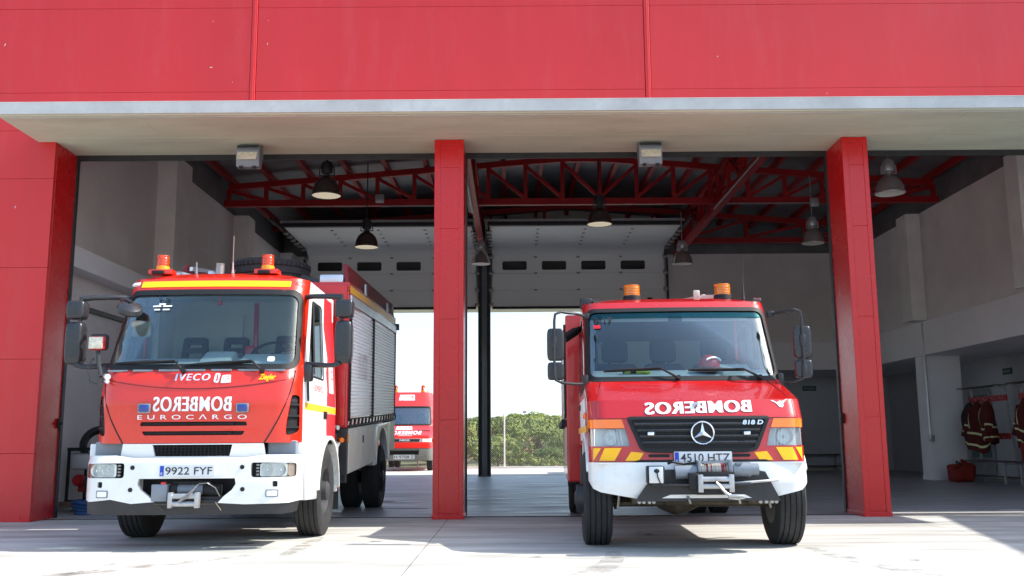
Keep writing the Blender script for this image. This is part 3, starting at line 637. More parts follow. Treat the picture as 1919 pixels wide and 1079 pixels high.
# ------------------------------------------------------------------ things inside the garage
def coat_rack(x, y0, y1, label):
    t = thing('coat_rack', label, 'coat rack', (x, (y0+y1)/2, 0), group='coat racks along the right wall'); h = (y1-y0)/2
    b = MB()
    for yy in (-h+.12, h-.12):
        for dx in (-.02, .33):
            b.b2((dx-.02, yy-.02, 0), (dx+.02, yy+.02, .46))
        b.bar((.30, yy, 0), (.12, yy, 2.12), .04); b.bar((-.05, yy, .44), (.36, yy, .44), .03, .03); b.bar((-.02, yy, .12), (.32, yy, .12), .03)
        b.bar((.12, yy, 2.08), (-.10, yy, 2.12), .03)
    b.build('frame', 'galv', t, smooth=0)
    for z, nm in ((.47, 'seat'), (.14, 'shoe_shelf'), (2.13, 'hat_shelf')):
        b = MB()
        for k in range(3): b.b2((-.09+.145*k, -h, z), (.035+.145*k, h, z+.025), .004) if nm == 'seat' else b.b2((-.02+.11*k, -h, z), (.05+.11*k, h, z+.02), .004) if nm == 'shoe_shelf' else b.b2((-.16+.11*k, -h, z), (-.08+.11*k, h, z+.02), .004)
        b.build(nm, 'wood', t, smooth=0)
    for z in (1.80, .97):
        b = MB(); b.b2((.09, -h+.02, z), (.12, h-.02, z+.13), .005); r = b.build('hook_board', 'rackred', t, smooth=0)
        b = MB()
        for yy in frange(-h+.15, h-.15, 4):
            b.tube([(.09, yy, z+.05), (.03, yy, z+.04), (.0, yy, z+.09)], .007, 5); b.tube([(.09, yy, z+.09), (.05, yy, z+.16), (.02, yy, z+.22)], .006, 5)
        b.build('coat_hook', 'galv', r)
    return t
coat_rack(10.62, 20.95, 22.75, 'farther coat rack with red hook boards next to the white pillar'); coat_rack(10.62, 18.75, 20.5, 'nearer coat rack with red hook boards at the right edge')
def jacket(x, y, zt, col, label, w=.5, L=1.0, rz=0., trim=True):
    t = thing('hanging_jacket', label, 'jacket', (x, y, zt), rz, group='turnout jackets on the coat racks'); rnd = random.Random(int(x*100+y*37))
    def f(u, v):       # closed tube around, v top to bottom
        a = 2*pi*u; k = sin(pi*min(1, v*2.6+.04)/2); W = (.10+.9*k)*w/2*(1+.12*v); T = (.05+.12*k)*(1+.3*sin(3*a+4*v+x)+.15*sin(8*a+y))
        return (T*cos(a)*.8-.03, W*sin(a)*(1+.06*sin(5*v+a*2)), -v*L*(1+.05*sin(2*a+x*9))+.03*cos(3*a+y*5)*v)
    b = MB(); b.grid(20, 14, f, wu=True); b.build('torso', col, t, smooth=80)
    for s in (-1, 1):
        b = MB(); p0 = Vector((-.05, s*w*.36, -.14)); pts = [p0+Vector((-.06*k/4+.02*sin(k), s*.12*k/4, -.62*k/4)) for k in range(5)]
        b.tube(pts, [.07, .085, .082, .075, .07], 10); sl_ = b.build('sleeve', col, t, smooth=80)
        if trim:
            b = MB(); b.tube([pts[3]*.35+pts[2]*.65, pts[3]*.6+pts[2]*.4], .089, 12); b.build('cuff_band', 'reflect', sl_)
    if trim:
        for v in (.62, .86):
            b = MB(); b.grid(20, 2, lambda u, q: Vector(f(u, v+.045*q))*1.0+Vector((.012*cos(2*pi*u), .015*sin(2*pi*u), 0)), wu=True); b.build('reflective_band', 'reflect', t, smooth=80)
        b = MB(); b.grid(2, 8, lambda u, q: Vector(f(.44+.03*u, .14+.4*q))+Vector((-.012, 0, 0))); b.build('reflective_band', 'reflect', t, smooth=80)
    b = MB(); b.tube([(.05, 0, .03), (0, 0, .04), (-.03, 0, -.02)], .012, 6); b.build('hanger_loop', 'black', t)
jacket(10.58, 22.35, 1.80, 'jacketdark', 'black jacket with yellow reflective bands, leftmost on the farther coat rack', .46, 1.0, -.2)
jacket(10.55, 21.95, 1.80, 'jacket', 'dark red jacket next to the black one on the farther coat rack', .52, 1.08, .25)
jacket(10.58, 21.50, 1.80, 'jacket', 'dark red jacket at the right end of the farther coat rack', .44, .9, -.3)
jacket(10.50, 19.75, 1.80, 'jacket', 'bright red jacket alone on the nearer coat rack at the right edge', .56, 1.02)
def bag(x, y, z, sx, sy, sz, label, name='kit_bag'):
    t = thing(name, label, 'bag', (x, y, z)); rnd = random.Random(5)
    def f(u, v):
        a, p = 2*pi*u, pi*v; c, s = cos(a), sin(a); e = lambda q: copysign(abs(q)**.42, q)
        r = 1+.09*sin(3*a+2)*(.4+v)+.05*sin(7*a+5*v)+.06*sin(4*p+2*a)
        return (sx*e(c)*e(sin(p))*r, sy*e(s)*e(sin(p))*r, sz*(1-e(cos(p)))*(1+.22*sin(a+1)*v+.08*sin(3*a)*v))
    b = MB(); b.grid(28, 14, f, wu=True); b.build('sack', 'bag', t, smooth=80)
    b = MB(); b.tube([(-.02+.0, -sy*.5, sz*1.7), (-.08, -sy*.35, sz*2.25), (-.05, sy*.35, sz*2.3), (0, sy*.5, sz*1.75)], .018, 8); b.build('strap', 'jacketdark', t)
bag(10.35, 22.6, .0, .24, .28, .2, 'slumped red kit bag on the floor at the foot of the white pillar')
bag(10.45, 19.5, .5, .2, .26, .2, 'red kit bag on the bench under the bright red jacket')
def bench(x0, x1, y, label):
    t = thing('wall_bench', label, 'bench', ((x0+x1)/2, y, 0)); h = (x1-x0)/2
    for z in (.5, .14):
        b = MB()
        for k in range(3): b.b2((-h, -.2+.135*k, z), (h, -.09+.135*k, z+.03), .005)
        b.build('seat' if z > .3 else 'shoe_shelf', 'wood', t, smooth=0)
    for xx in frange(-h+.15, h-.15, 2):
        b = MB(); b.b2((xx-.02, -.2, 0), (xx+.02, -.16, .5)); b.b2((xx-.02, .14, 0), (xx+.02, .18, .5)); b.b2((xx-.015, -.2, .46), (xx+.015, .18, .5)); b.build('leg', 'galv', t, smooth=0)
bench(8.0, 10.4, 31.0, 'dark slatted bench against the grey wall of the rear recess')
def exit_sign(loc, rz, label):
    t = thing('exit_sign', label, 'sign', loc, rz)
    b = MB(); b.box((0, 0, 0), (.44, .02, .15), .004); b.build('board', 'signgreen', t, smooth=0)
    text('lettering', 'SALIDA', 'dimplaster', lambda u, v: (u, -.0125, v), -.08, -.035, .27, .07, t, bold=.01)
    b = MB()
    b.add([(-.19, -.0125, -.012), (-.13, -.0125, -.012), (-.13, -.0125, -.035), (-.09, -.0125, 0), (-.13, -.0125, .035), (-.13, -.0125, .012), (-.19, -.0125, .012)], [tuple(range(7))]); b.build('arrow', 'dimplaster', t, smooth=0)
exit_sign((9.62, 31.285, 2.62), 0, 'small dark green exit sign on the rear recess wall right of the crimson engine')
exit_sign((12.185, 23.7, 2.62), radians(-90), 'small green exit sign on the white wall above the coat racks')
# left corner behind the pier
t = thing('motor_pump', 'black framed portable motor pump behind the left pier', 'pump', (-6.25, 14.85, 0))
b = MB()
for x in (-.38, .38):
    for y in (-.3, .3): b.bar((x, y, .16), (x, y, .92), .035)
    b.bar((x, -.3, .92), (x, .3, .92), .035)
for y in (-.3, .3): b.bar((-.4, y, .92), (.52, y, .92), .05); b.bar((-.4, y, .16), (.42, y, .16), .035)
b.build('frame', 'black', t, smooth=0)
b = MB(); b.box((-.22, -.1, .74), (.3, .4, .24), .05); b.box((.2, 0, .66), (.28, .3, .2), .03); b.build('fuel_tank', 'frp', t)
b = MB(); b.cyl((.05, -.28, .42), (.05, .28, .42), .2, n=24); b.cyl((.05, -.30, .42), (.05, -.27, .42), .12, n=20)
for k in range(7): b.cyl((.26+.016*k, -.2, .45), (.268+.016*k, -.2, .45), .11, n=16)
b.build('engine_block', 'blacksteel', t)
b = MB(); b.cyl((-.25, -.25, .46), (-.25, -.12, .46), .085, n=20); b.cyl((-.25, -.29, .46), (-.25, -.25, .46), .06, n=16); b.box((-.2, -.15, .34), (.14, .1, .1), .02); b.build('outlet', 'rackred', t)
b = MB(); b.box((0, 0, .12), (.95, .7, .07), .01); b.build('pallet', 'bark', t, smooth=0)
b = MB(); b.rev([(.2, 0), (.27, .03), (.3, .1), (.27, .17), (.2, .2), (.2, 0)], (-.1, .15, .96), (.3, -1, .25), 28, cap=False); b.build('suction_hose', 'rubber', t)
t = thing('hose_coil', 'flat coil of blue hose on the floor beside the left pier', 'hose', (-6.08, 14.12, 0))
b = MB(); rnd = random.Random(3)
for k in range(4):
    r0 = .2+.012*k
    b.tube([((r0+.012*sin(3*a+k))*cos(a), (r0+.012*sin(2*a+k))*sin(a), .028+.048*k+.006*sin(5*a)) for a in frange(0, 2*pi, 40)[:-1]], .026, 8, closed=True)
b.tube([(.2, -.05, .03), (.3, -.14, .028), (.42, -.10, .028)], .024, 8); b.build('coils', 'hose', t)
# ------------------------------------------------------------------ behind the station
def rear_fence(x0, x1, y, label):
    t = thing('chainlink_fence', label, 'fence', ((x0+x1)/2, y, 0)); cx = (x0+x1)/2
    for x in frange(x0, x1, round((x1-x0)/3.2)):
        b = MB(); b.cyl((x-cx, 0, -.2), (x-cx, 0, 1.98), .03, n=10); b.ball((x-cx, 0, 1.985), .034, 8); b.build('post', 'post', t)
    b = MB(); h = 1.85; d = .085; r = .0022; n = int((x1-x0+h)/d)
    for k in range(n):
        for s in (1, -1):
            a0 = x0-cx-h+k*d if s > 0 else x0-cx+k*d; c0 = a0+s*h; za, zc = 0., h
            lo, hi = x0-cx, x1-cx; p, q = Vector((a0, 0, za)), Vector((c0, 0, zc))
            def clip(p, q):
                if p.x < lo: f = (lo-p.x)/(q.x-p.x); p = p+(q-p)*f
                if p.x > hi: f = (hi-p.x)/(q.x-p.x); p = p+(q-p)*f
                return p
            if max(p.x, q.x) < lo+.01 or min(p.x, q.x) > hi-.01: continue
            p, q = clip(p, q), clip(q, p)
            if (q-p).length > .05: b.bar(p, q, r*2)
    for z in (.06, .95, 1.84): b.bar((x0-cx, 0, z), (x1-cx, 0, z), .005)
    b.build('wire_mesh', 'fence', t, smooth=0)
    b = MB(); b.b2((x0-cx, -.1, 0), (x1-cx, .1, .07)); b.build('kerb', 'precast', t, smooth=0)
rear_fence(-6.72, 12.48, 36.0, 'chain link fence with pale posts along the far edge of the rear yard')
t = thing('lighting_mast', 'thin lighting mast far away on the pine hill', 'mast', (4.6, 380, terrain_z(4.6, 380)))
b = MB(); b.cyl((0, 0, 0), (0, 0, 6.9), .16, .09, n=8)
b.build('pole', 'galv', t); b = MB(); b.box((0, 0, 7.0), (1.5, .6, .5), .1); b.build('lamp_head', 'blacksteel', t)
# stone pines
def leafmat(name, a, c):
    m = bpy.data.materials.new(name); m.use_nodes = True; n = m.node_tree; p = n.nodes['Principled BSDF']; p.inputs['Roughness'].default_value = .7
    p.inputs['Specular IOR Level'].default_value = .2
    o = n.nodes.new('ShaderNodeTexCoord'); x = n.nodes.new('ShaderNodeTexNoise'); x.inputs['Scale'].default_value = .9; x.inputs['Detail'].default_value = 4; n.links.new(o.outputs['Object'], x.inputs[0])
    oi = n.nodes.new('ShaderNodeObjectInfo'); ad = n.nodes.new('ShaderNodeMath'); ad.operation = 'MULTIPLY_ADD'; ad.inputs[1].default_value = .35; n.links.new(oi.outputs['Random'], ad.inputs[0]); n.links.new(x.outputs[0], ad.inputs[2])
    r = n.nodes.new('ShaderNodeValToRGB'); r.color_ramp.elements[0].position = .4; r.color_ramp.elements[1].position = .85; r.color_ramp.elements[0].color = (*a, 1); r.color_ramp.elements[1].color = (*c, 1)
    n.links.new(ad.outputs[0], r.inputs[0]); n.links.new(r.outputs[0], p.inputs['Base Color'])
    n.links.new(r.outputs[0], p.inputs['Base Color'])
    return m
M['pine'] = leafmat('pine_needles', (.07, .10, .02), (.22, .25, .06)); M['dry'] = leafmat('dry_needles', (.15, .115, .05), (.24, .17, .08))
def pine(seed, R, Hc, trunk_h, shape='round', nclump=46, leaf=.2, dry=0.):
    rnd = random.Random(seed); root = bpy.data.objects.new('pine_tree', None); C.objects.link(root)
    cl = []
    while len(cl) < nclump:
        a = rnd.uniform(0, 2*pi); q = sqrt(rnd.random()); r = R*q*(1+.18*sin(3*a+seed)+.12*sin(5*a))
        if shape == 'round': top = Hc*(1-(q*.93)**2.2); bot = Hc*.12*q; z = bot+(top-bot)*(rnd.random()**.6)
        else: z = Hc*(.62+.38*(1-q*q))*rnd.uniform(.55, 1.)
        cl.append(Vector((r*cos(a), r*sin(a), z)))
    b = MB()
    for c in cl:
        big = shape == 'flat'; cr = R*(rnd.uniform(.30, .44) if big else rnd.uniform(.16, .27)); mi = 1 if rnd.random() < dry*(1.4-c.z/Hc) else 0
        for k in range(210 if big else 46):
            d = Vector((rnd.gauss(0, 1), rnd.gauss(0, 1), rnd.gauss(0, .7)+.45)).normalized(); p = c+Vector((d.x, d.y, d.z*(.62 if big else 1)))*cr*(rnd.uniform(.9, 1.04) if big else rnd.uniform(.55, 1.05))
            u = (d+Vector((rnd.gauss(0, .26), rnd.gauss(0, .26), rnd.gauss(0, .26)))).normalized(); w = u.orthogonal().normalized(); w = (Matrix.Rotation(rnd.uniform(0, 6.28), 3, u) @ w)
            s = leaf*rnd.uniform(.6, 1.3); v = u.cross(w)
            b.add([p-w*s, p+v*s*.45, p+w*s, p-v*s*.45], [(0, 1, 2, 3)], mi)
    cr_ = b.build('crown', ['pine', 'dry'], root, smooth=0, recalc=False); cr_.location = (0, 0, trunk_h)
    b = MB(); tr = .05*R+.05
    b.tube([(0, 0, -.4), (.03*R, 0, trunk_h*.5), (-.03*R, .02*R, trunk_h), (0, 0, trunk_h+Hc*.35)], [tr*1.3, tr, tr*.85, tr*.4], 8)
    for k in range(9):
        c = cl[k % len(cl)]; e = c+Vector((0, 0, trunk_h)); s0 = Vector((0, 0, trunk_h*rnd.uniform(.65, 1.05)))
        b.tube([s0, s0.lerp(e, .5)+Vector((0, 0, -.05*R)), e], [tr*.5, tr*.32, tr*.1], 6)
    b.build('trunk', 'bark', root)
    return root
PG = 'stone pines on the hillside behind the station'
protos = [pine(11, 2.3, 4.6, .9, 'round', 60, .17, .30), pine(12, 2.7, 3.6, 1.2, 'round', 56, .19, .12), pine(13, 5.0, 3.2, 1.6, 'flat', 13, .27, .04), pine(14, 4.2, 3.8, .8, 'flat', 12, .25, .06), pine(15, 6.0, 3.4, 1.4, 'flat', 16, .29, .03)]
used = [0]*5
def put(k, x, y, sc, rz, label, dz=0.):
    o = protos[k] if not used[k] else copy_tree(protos[k]); used[k] = 1
    o.location = (x, y, terrain_z(x, y)+dz); o.rotation_euler = (0, 0, rz); o.scale = (sc, sc, sc); tag(o, label, 'pine', PG); return o
put(0, .95, 118, 1.0, .4, 'big round green and brown pine right of the white fence post', -.4)
put(1, -1.9, 126, .82, 1.2, 'pine peeping out just right of the dark rear post', -.2)
put(0, -5.6, 104, 1.02, 2.2, 'tall pine with brown lower branches left of the dark rear post', .5)
put(1, 4.1, 112, .55, 3.0, 'low bushy pine at the fence right of the big round pine', -.3)
put(3, 6.2, 120, .42, .3, 'low bushy pine near the flank of the crimson engine', -.3)
rnd = random.Random(21)
GL = 'green umbrella pine among many on the hillside behind the fence'
k = 0
for y, n, wx in ((158, 9, 50), (190, 10, 62), (225, 12, 74), (262, 13, 84), (300, 15, 98), (335, 16, 110), (370, 18, 122), (405, 16, 130)):
    for i in range(n):
        x = -wx*.5+wx*(i+rnd.uniform(.1, .9))/n+1; yy = y+rnd.uniform(-14, 14)
        put([2, 3, 4, 3, 4][rnd.randrange(5)], x, yy, rnd.uniform(.55, 1.4), rnd.uniform(0, 6), GL, -.3)
# ------------------------------------------------------------------ shared vehicle bits
def front_fn(tab, wt, curve, r):
    def f(x, z):
        w = lerp_tab(wt, z); t = min(.999, max(0, (abs(x)-(w-r))/r))
        return Vector((x, lerp_tab(tab, z)+curve*x*x+r*(1-sqrt(1-t*t)), z))
    return f
def cuts(w, r): 
    c = [w-r+r*k for k in (0, .2, .38, .54, .68, .8, .9, .96, .99)]
    return sorted([-v for v in c]+c+frange(-(w-r), w-r, 8)[1:-1])
def off(f, d): return lambda u, v: f(u, v)+Vector((0, d, 0))
def beacon(parent, x, y, z, r=.075, h=.17, base='amberbase', flat=False, xf=None):
    b = MB(); b.rev([(r*1.15, 0), (r*1.12, .03), (r*1.08, .055), (r*.98, .06)], (x, y, z), (0, 0, 1), 24); bs = b.build('beacon', base, parent, xf=xf)
    b = MB(); b.rev([(r, .058), (r, .06+h*.3), (r*.985, .06+h*.62), (r*.93, .06+h*.8), (r*.75, .06+h*.92), (r*.4, .06+h*.99), (.001, .06+h)] if not flat else [(r, .04), (r*.98, .06+h*.5), (r*.96, .06+h*.93), (r*.9, .06+h), (.001, .06+h)], (x, y, z), (0, 0, 1), 24)
    for k in range(4): b.rev([(r*1.0, .075+.03*k), (r*1.035, .08+.03*k), (r*1.0, .085+.03*k)], (x, y, z), (0, 0, 1), 24, cap=False)
    b.build('amber_dome', 'amber2' if flat else 'amber', bs, xf=xf)
    b = MB(); b.rev([(r*.1, .06), (r*.55, .075), (r*.62, .06+h*.55), (r*.2, .06+h*.75)], (x, y, z), (0, 0, 1), 12); b.build('reflector', 'silver', bs, xf=xf)
def seat_(parent, x, y, z, w=.46, hd=True, slots=False):
    b = MB(); b.box((x, y+.02, z+.16), (w, .5, .16), .05); b.box((x, y+.3, z+.5), (w, .14, .62), .06, (radians(-10), 0, 0))
    if hd:
        if slots:
            b.panel(rquad([(x-.15, z+.76), (x+.15, z+.76), (x+.13, z+1.08), (x-.13, z+1.08)], .04), lambda u, v: Vector((u, y+.34+(v-z-.76)*.15, v)), [rrect(x-.085, z+.84, x+.085, z+.9, .012), rrect(x-.08, z+.955, x+.08, z+1.005, .012)], th=.08)
        else: b.box((x, y+.4, z+.95), (.3, .1, .26), .05, (radians(-8), 0, 0)); b.bar((x-.06, y+.38, z+.76), (x-.06, y+.4, z+.86), .015); b.bar((x+.06, y+.38, z+.76), (x+.06, y+.4, z+.86), .015)
    return b.build('cab_seat', 'seat', parent)
def steering(parent, x, y, z, r=.23):
    c = Vector((x, y, z)); n = Vector((0, -.75, .66)); u = Vector((1, 0, 0)); v = n.cross(u)
    b = MB(); b.tube([c+(u*cos(t)+v*sin(t))*r for t in frange(0, 2*pi, 32)[:-1]], .016, 8, closed=True); b.cyl(c-n*.02, c+n*.03, .06, .05)
    for t in (.4, pi-.4, -pi/2): b.bar(c, c+(u*cos(t)+v*sin(t))*r, .03, .015)
    b.bar(c, c-n*.4, .07)
    b.build('steering_wheel', 'black', parent)
def wiper(parent, a, m_, e, f, lift=.02, col='black', name='wiper'):
    # blade from a to m_ on the glass, arm from pivot e
    g = off(f, -lift); b = MB(); P = [g(a[0]+(m_[0]-a[0])*t, a[1]+(m_[1]-a[1])*t) for t in frange(0, 1, 8)]
    b.tube(P, [.006, .009, .013, .016, .018, .016, .013, .009, .006], 6); b.tube([p+Vector((0, .012, -.012)) for p in P], .006, 5)
    k = .55; q = g(a[0]+(m_[0]-a[0])*k, a[1]+(m_[1]-a[1])*k)+Vector((0, -.018, 0)); E_ = g(*e)+Vector((0, -.012, 0))
    h = g(m_[0]-.02, m_[1]+.005)+Vector((0, -.03, 0))
    b.tube([q, h, E_.lerp(h, .5)+Vector((0, -.012, 0)), E_], [.008, .01, .012, .014], 6); b.cyl(E_+Vector((0, .03, -.01)), E_+Vector((0, -.02, .01)), .022, n=10)
    b.build(name, col, parent)
# ------------------------------------------------------------------ left fire engine
L = thing('fire_engine', 'orange red fire engine with a white bumper, parked in the left bay', 'fire engine', (-3.10, 9.28, 0), radians(.6))
SH = tan(radians(2.3))
xL = lambda p: Vector((p.x, p.y, p.z+max(0, p.y-2.35)*SH))
WT = [(1.0, 1.0), (1.4, 1.0), (1.75, .985), (2.72, .93)]
TB = [(.95, .12), (1.4, .105), (1.62, .14), (1.75, .21), (2.57, .6), (2.72, .70)]
LF = front_fn(TB, WT, .085, .2); lw = lambda z: lerp_tab(WT, z)
UC, VC = cuts(.985, .2)+[-.995, .995], [1.05, 1.1, 1.15, 1.2, 1.25, 1.3, 1.35, 1.4, 1.45, 1.5, 1.56, 1.62, 1.68, 1.75, 1.85, 1.95, 2.05, 2.15, 2.25, 2.35, 2.45, 2.57, 2.62, 2.67]
wsL = rquad([(-.945, 1.735), (.945, 1.735), (.89, 2.565), (-.89, 2.565)], .11, 6)
ventR = rquad([(.925, 1.47), (.985, 1.46), (.988, 1.10), (.875, 1.06), (.885, 1.2)], .05, 4); ventL = [(-u, v) for u, v in ventR][::-1]
slots = [rquad([(-.52, 1.165), (.52, 1.165), (.51, 1.205), (-.51, 1.205)][::1], .015, 3), rquad([(-.475, 1.075), (.475, 1.075), (.50, 1.115), (-.50, 1.115)], .015, 3)]
shellL = [(-1.0, 1.0), (1.0, 1.0), (1.0, 1.4), (.985, 1.75), (.93, 2.72), (-.93, 2.72), (-.985, 1.75), (-1.0, 1.4)]
b = MB(); b.panel(shellL, LF, [wsL, ventL, ventR]+slots, .025, UC, VC)
def roofL(u, v):
    x = (2*u-1)*.93; y0 = LF(x, 2.72).y; y = y0+(2.32-y0)*v; s = min(1, v/.3); s = sin(s*pi/2)
    return (x, y, 2.72+(.115*s)*(1-abs(x/.932)**5))
b.grid(33, 22, roofL)
CAB = b.build('cab', 'lred', L, smooth=40)
for s in (1, -1):
    b = MB(); YS = lambda z: LF(lw(z), z).y
    zz = [1.0, 1.2, 1.4, 1.62, 1.75, 2.1, 2.35, 2.57, 2.72]
    out = [(YS(z), z) for z in zz]+[(2.3, 2.72), (2.3, 1.0)]
    win = rquad([(.72, 1.70), (1.55, 1.70), (1.55, 2.5), (1.03, 2.5)], .06)
    b.panel(out[::-1], lambda u, v: (s*(lw(v)-.001), u, v), [win], .02, [], zz+[1.85, 2.0, 2.2, 2.45], back=(-s, 0, 0))
    d = b.build('door', 'white', L, smooth=30)
    b = MB(); b.panel(win, lambda u, v: (s*(lw(v)-.012), u, v), th=.004, back=(-s, 0, 0)); b.build('window_glass', 'sideglass', d, smooth=0)
    b = MB(); b.panel(rquad([(.70, 1.68), (1.57, 1.68), (1.57, 2.52), (1.02, 2.52)], .07), lambda u, v: (s*(lw(v)+.003), u, v), [win], .006, back=(-s, 0, 0)); b.bar((s*(lw(1.75)-.004), 1.02, 1.72), (s*(lw(2.4)-.004), 1.06, 2.5), .02); b.build('window_seal', 'black', d, smooth=0)
    b = MB(); b.box((s*1.003, 1.62, 1.30), (.02, .17, .085), .012); b.box((s*1.006, 1.62, 1.31), (.022, .12, .03), .01); b.build('handle', 'black', d)
    sf = lambda u, v: Vector((s*(lw(v)+.0035), u, v))
    b = MB(); b.panel([(.5, 1.33), (2.28, 1.33), (2.28, 1.40), (.5, 1.40)], sf, th=.002, vs=[1.36], back=(-s, 0, 0)); b.build('yellow_stripe', 'yellow', d, smooth=0)
    b = MB(); b.panel([(1.74, 1.05), (2.28, 1.02), (2.28, 1.32), (1.70, 1.32)], sf, th=.002, back=(-s, 0, 0)); b.panel([(1.72, 1.41), (2.26, 1.41), (2.28, 2.66), (1.72, 2.66), (1.66, 2.3), (1.84, 1.95), (1.72, 1.78), (1.78, 1.6)], sf, th=.002, vs=[1.75, 2.0, 2.3, 2.5], back=(-s, 0, 0)); b.build('red_graphic', 'decalred', d, smooth=0)
    b = MB(); b.panel(rrect(1.86, 1.56, 2.14, 1.9, .02), lambda u, v: sf(u, v)+Vector((s*.003, 0, 0)), th=.002, back=(-s, 0, 0)); st = b.build('sticker', 'decal', d, smooth=0)
    if s > 0: text('sticker_number', '112', 'decalred', lambda u, v: sf(u, v)+Vector((.0045, 0, 0)), 1.9, 1.72, .2, .12, st, bold=.02); text('door_lettering', 'BOMBEROS', 'decalred', lambda u, v: sf(u, v)+Vector((.001, 0, 0)), 1.0, 1.54, .5, .07, d)
    b = MB(); b.panel(rrect(.62, 1.42, .72, 1.66, .02), lambda u, v: (s*(lw(v)+.004), u, v), th=.004, back=(-s, 0, 0)); b.build('side_vent', 'black', d, smooth=0)
    b = MB(); cy, cz = 1.47, .47
    arc = [(cy+.6*cos(t), cz+.56*sin(t)) for t in frange(radians(-4), radians(178), 16)]
    poly = [(.34, .44), (.34, 1.0), (2.28, 1.0), (2.28, .98), (2.13, .93), (2.11, .62), (2.1, .44)]+arc+[(.86, .42)]
    b.prism(poly, 'x', s*.90, s*1.075, bev=.014)
    b.prism([(cy+.6*cos(t), cz+.56*sin(t)) for t in frange(radians(2), radians(176), 16)]+[(cy+.64*cos(t), cz+.6*sin(t)) for t in frange(radians(176), radians(2), 16)], 'x', s*.6, s*1.10)
    fe = b.build('wheel_arch', 'white', L, smooth=35)
    b = MB()
    for z in (.50, .60): b.box((s*1.078, 2.12, z), (.012, .05, .06), .005)
    b.build('marker_light', 'orangelens', fe)
    b = MB(); b.box((s*.93, 2.16, .48), (.3, .015, .5)); b.build('mud_flap', 'rubber', L)
    # mirrors
    b = MB(); xm = s*1.375
    b.tube([(s*.93, .78, 2.52), (s*1.02, .70, 2.515), (s*1.24, .60, 2.50), (s*1.34, .56, 2.485)], [.03, .026, .03, .035], 10)
    b.tube([(s*.98, .58, 1.79), (s*1.2, .52, 1.775), (s*1.28, .5, 1.775), (s*1.34, .5, 1.80)], [.032, .026, .026, .03], 10)
    b.box((s*1.0, .52, 1.70), (.14, .1, .18), .025); b.cyl((s*1.34, .53, 1.78), (s*1.34, .55, 2.5), .022)
    mi = b.build('mirror', 'glossblack', L, smooth=50)
    for (z0, z1, wd) in ((2.265, 2.455, .19), (1.80, 2.235, .18)):
        b = MB(); n = 7
        def hs(u, v):
            e = lambda q, k=.38: copysign(abs(q)**k, q)
            p = pi*v; a = 2*pi*u; return (xm+wd/2*e(cos(a))*e(sin(p), .3), .53+.085*e(sin(a))*e(sin(p), .3)+.02, (z0+z1)/2-(z1-z0)/2*e(cos(p), .45))
        b.grid(36, 18, hs, wu=True); hm = b.build('mirror_housing', 'glossblack', mi, smooth=70)
        b = MB(); b.panel(rrect(xm-wd*.42, z0+.025, xm+wd*.42, z1-.025, .03), lambda u, v: (u, .632, v), th=.004); b.build('mirror_glass', 'chrome', mi, smooth=0)
b = MB(); b.panel(wsL, off(LF, .012), th=.005, us=UC, vs=VC); b.build('windshield', 'glass', CAB, smooth=60)
wsO = rquad([(-.962, 1.715), (.962, 1.715), (.905, 2.585), (-.905, 2.585)], .12, 6); wsI = rquad([(-.922, 1.775), (.922, 1.775), (.872, 2.525), (-.872, 2.525)], .10, 6)
b = MB(); b.panel(wsO, off(LF, -.004), [wsI], .014, UC, VC); b.build('windshield_seal', 'black', CAB, smooth=40)
b = MB(); b.panel(rrect(-.785, 2.615, .78, 2.685, .008), off(LF, -.005), th=.004, us=UC, vs=VC); b.build('reflective_strip', 'yellow', CAB, smooth=40)
for x in (-.86, .86):
    b = MB(); b.box(LF(x, 2.66)+Vector((0, -.005, .0)), (.10, .03, .05), .012, (radians(-50), 0, radians(25 if x > 0 else -25))); b.build('marker_lamp', 'lens' if x > 0 else 'decal', CAB)
# hood seams, badges and writing
for s in (1, -1):
    b = MB()
    b.tube([LF(s*u, v)+Vector((0, -.001, 0)) for u, v in ((.935, 1.71), (.93, 1.62), (.91, 1.5), (.87, 1.36), (.81, 1.22), (.745, 1.1), (.685, 1.0))], .0065, 6)
    b.build('hood_seam', 'black', CAB)
b = MB(); b.tube([LF(u, 1.625-.10*(1-(u/.92)**2))+Vector((0, .001, 0)) for u in frange(-.92, .92, 24)], .006, 6); b.tube([LF(u, 1.70)+Vector((0, .002, 0)) for u in frange(-.93, .93, 20)], .006, 6); b.build('hood_crease', 'darkred', CAB)
g3 = off(LF, -.004)
text('badge_lettering', 'IVECO', 'paleblue', g3, -.205, 1.605, .345, .068, CAB, bold=.0, shear=.1, space=1.25, heavy=.06)
for nm, poly in (('sticker', rquad([(.175, 1.585), (.225, 1.58), (.235, 1.675), (.185, 1.68)], .02)), ('sticker', rquad([(.245, 1.578), (.345, 1.585), (.335, 1.662), (.255, 1.658)], .012))):
    b = MB(); b.panel(poly, g3, th=.002, us=[.2, .25, .3], vs=[1.62, 1.64]); stc = b.build(nm, 'decal', CAB, smooth=0)
text('sticker_number', '112', 'decalred', off(LF, -.0065), .265, 1.622, .06, .032, stc, bold=.02, shear=.25)
b = MB(); b.tube([off(LF, -.006)(.20+.012*sin(t), 1.632+.034*cos(t)) for t in frange(.5, 2.7, 6)], .006, 5); b.build('handset_mark', 'decalred', stc)
text('badge_lettering', 'Ziegler', 'yellow', g3, .605, 1.595, .165, .075, CAB, bold=.03, shear=.3)
text('badge_lettering', 'BOMBEROS', 'decal', g3, -.395, 1.305, .76, .142, CAB, mirror=True, bold=.004, space=1.12, heavy=.05)
text('badge_lettering', 'EUROC\u039bRGO', 'decal', g3, -.545, 1.228, 1.06, .046, CAB, bold=.006, space=1.75)
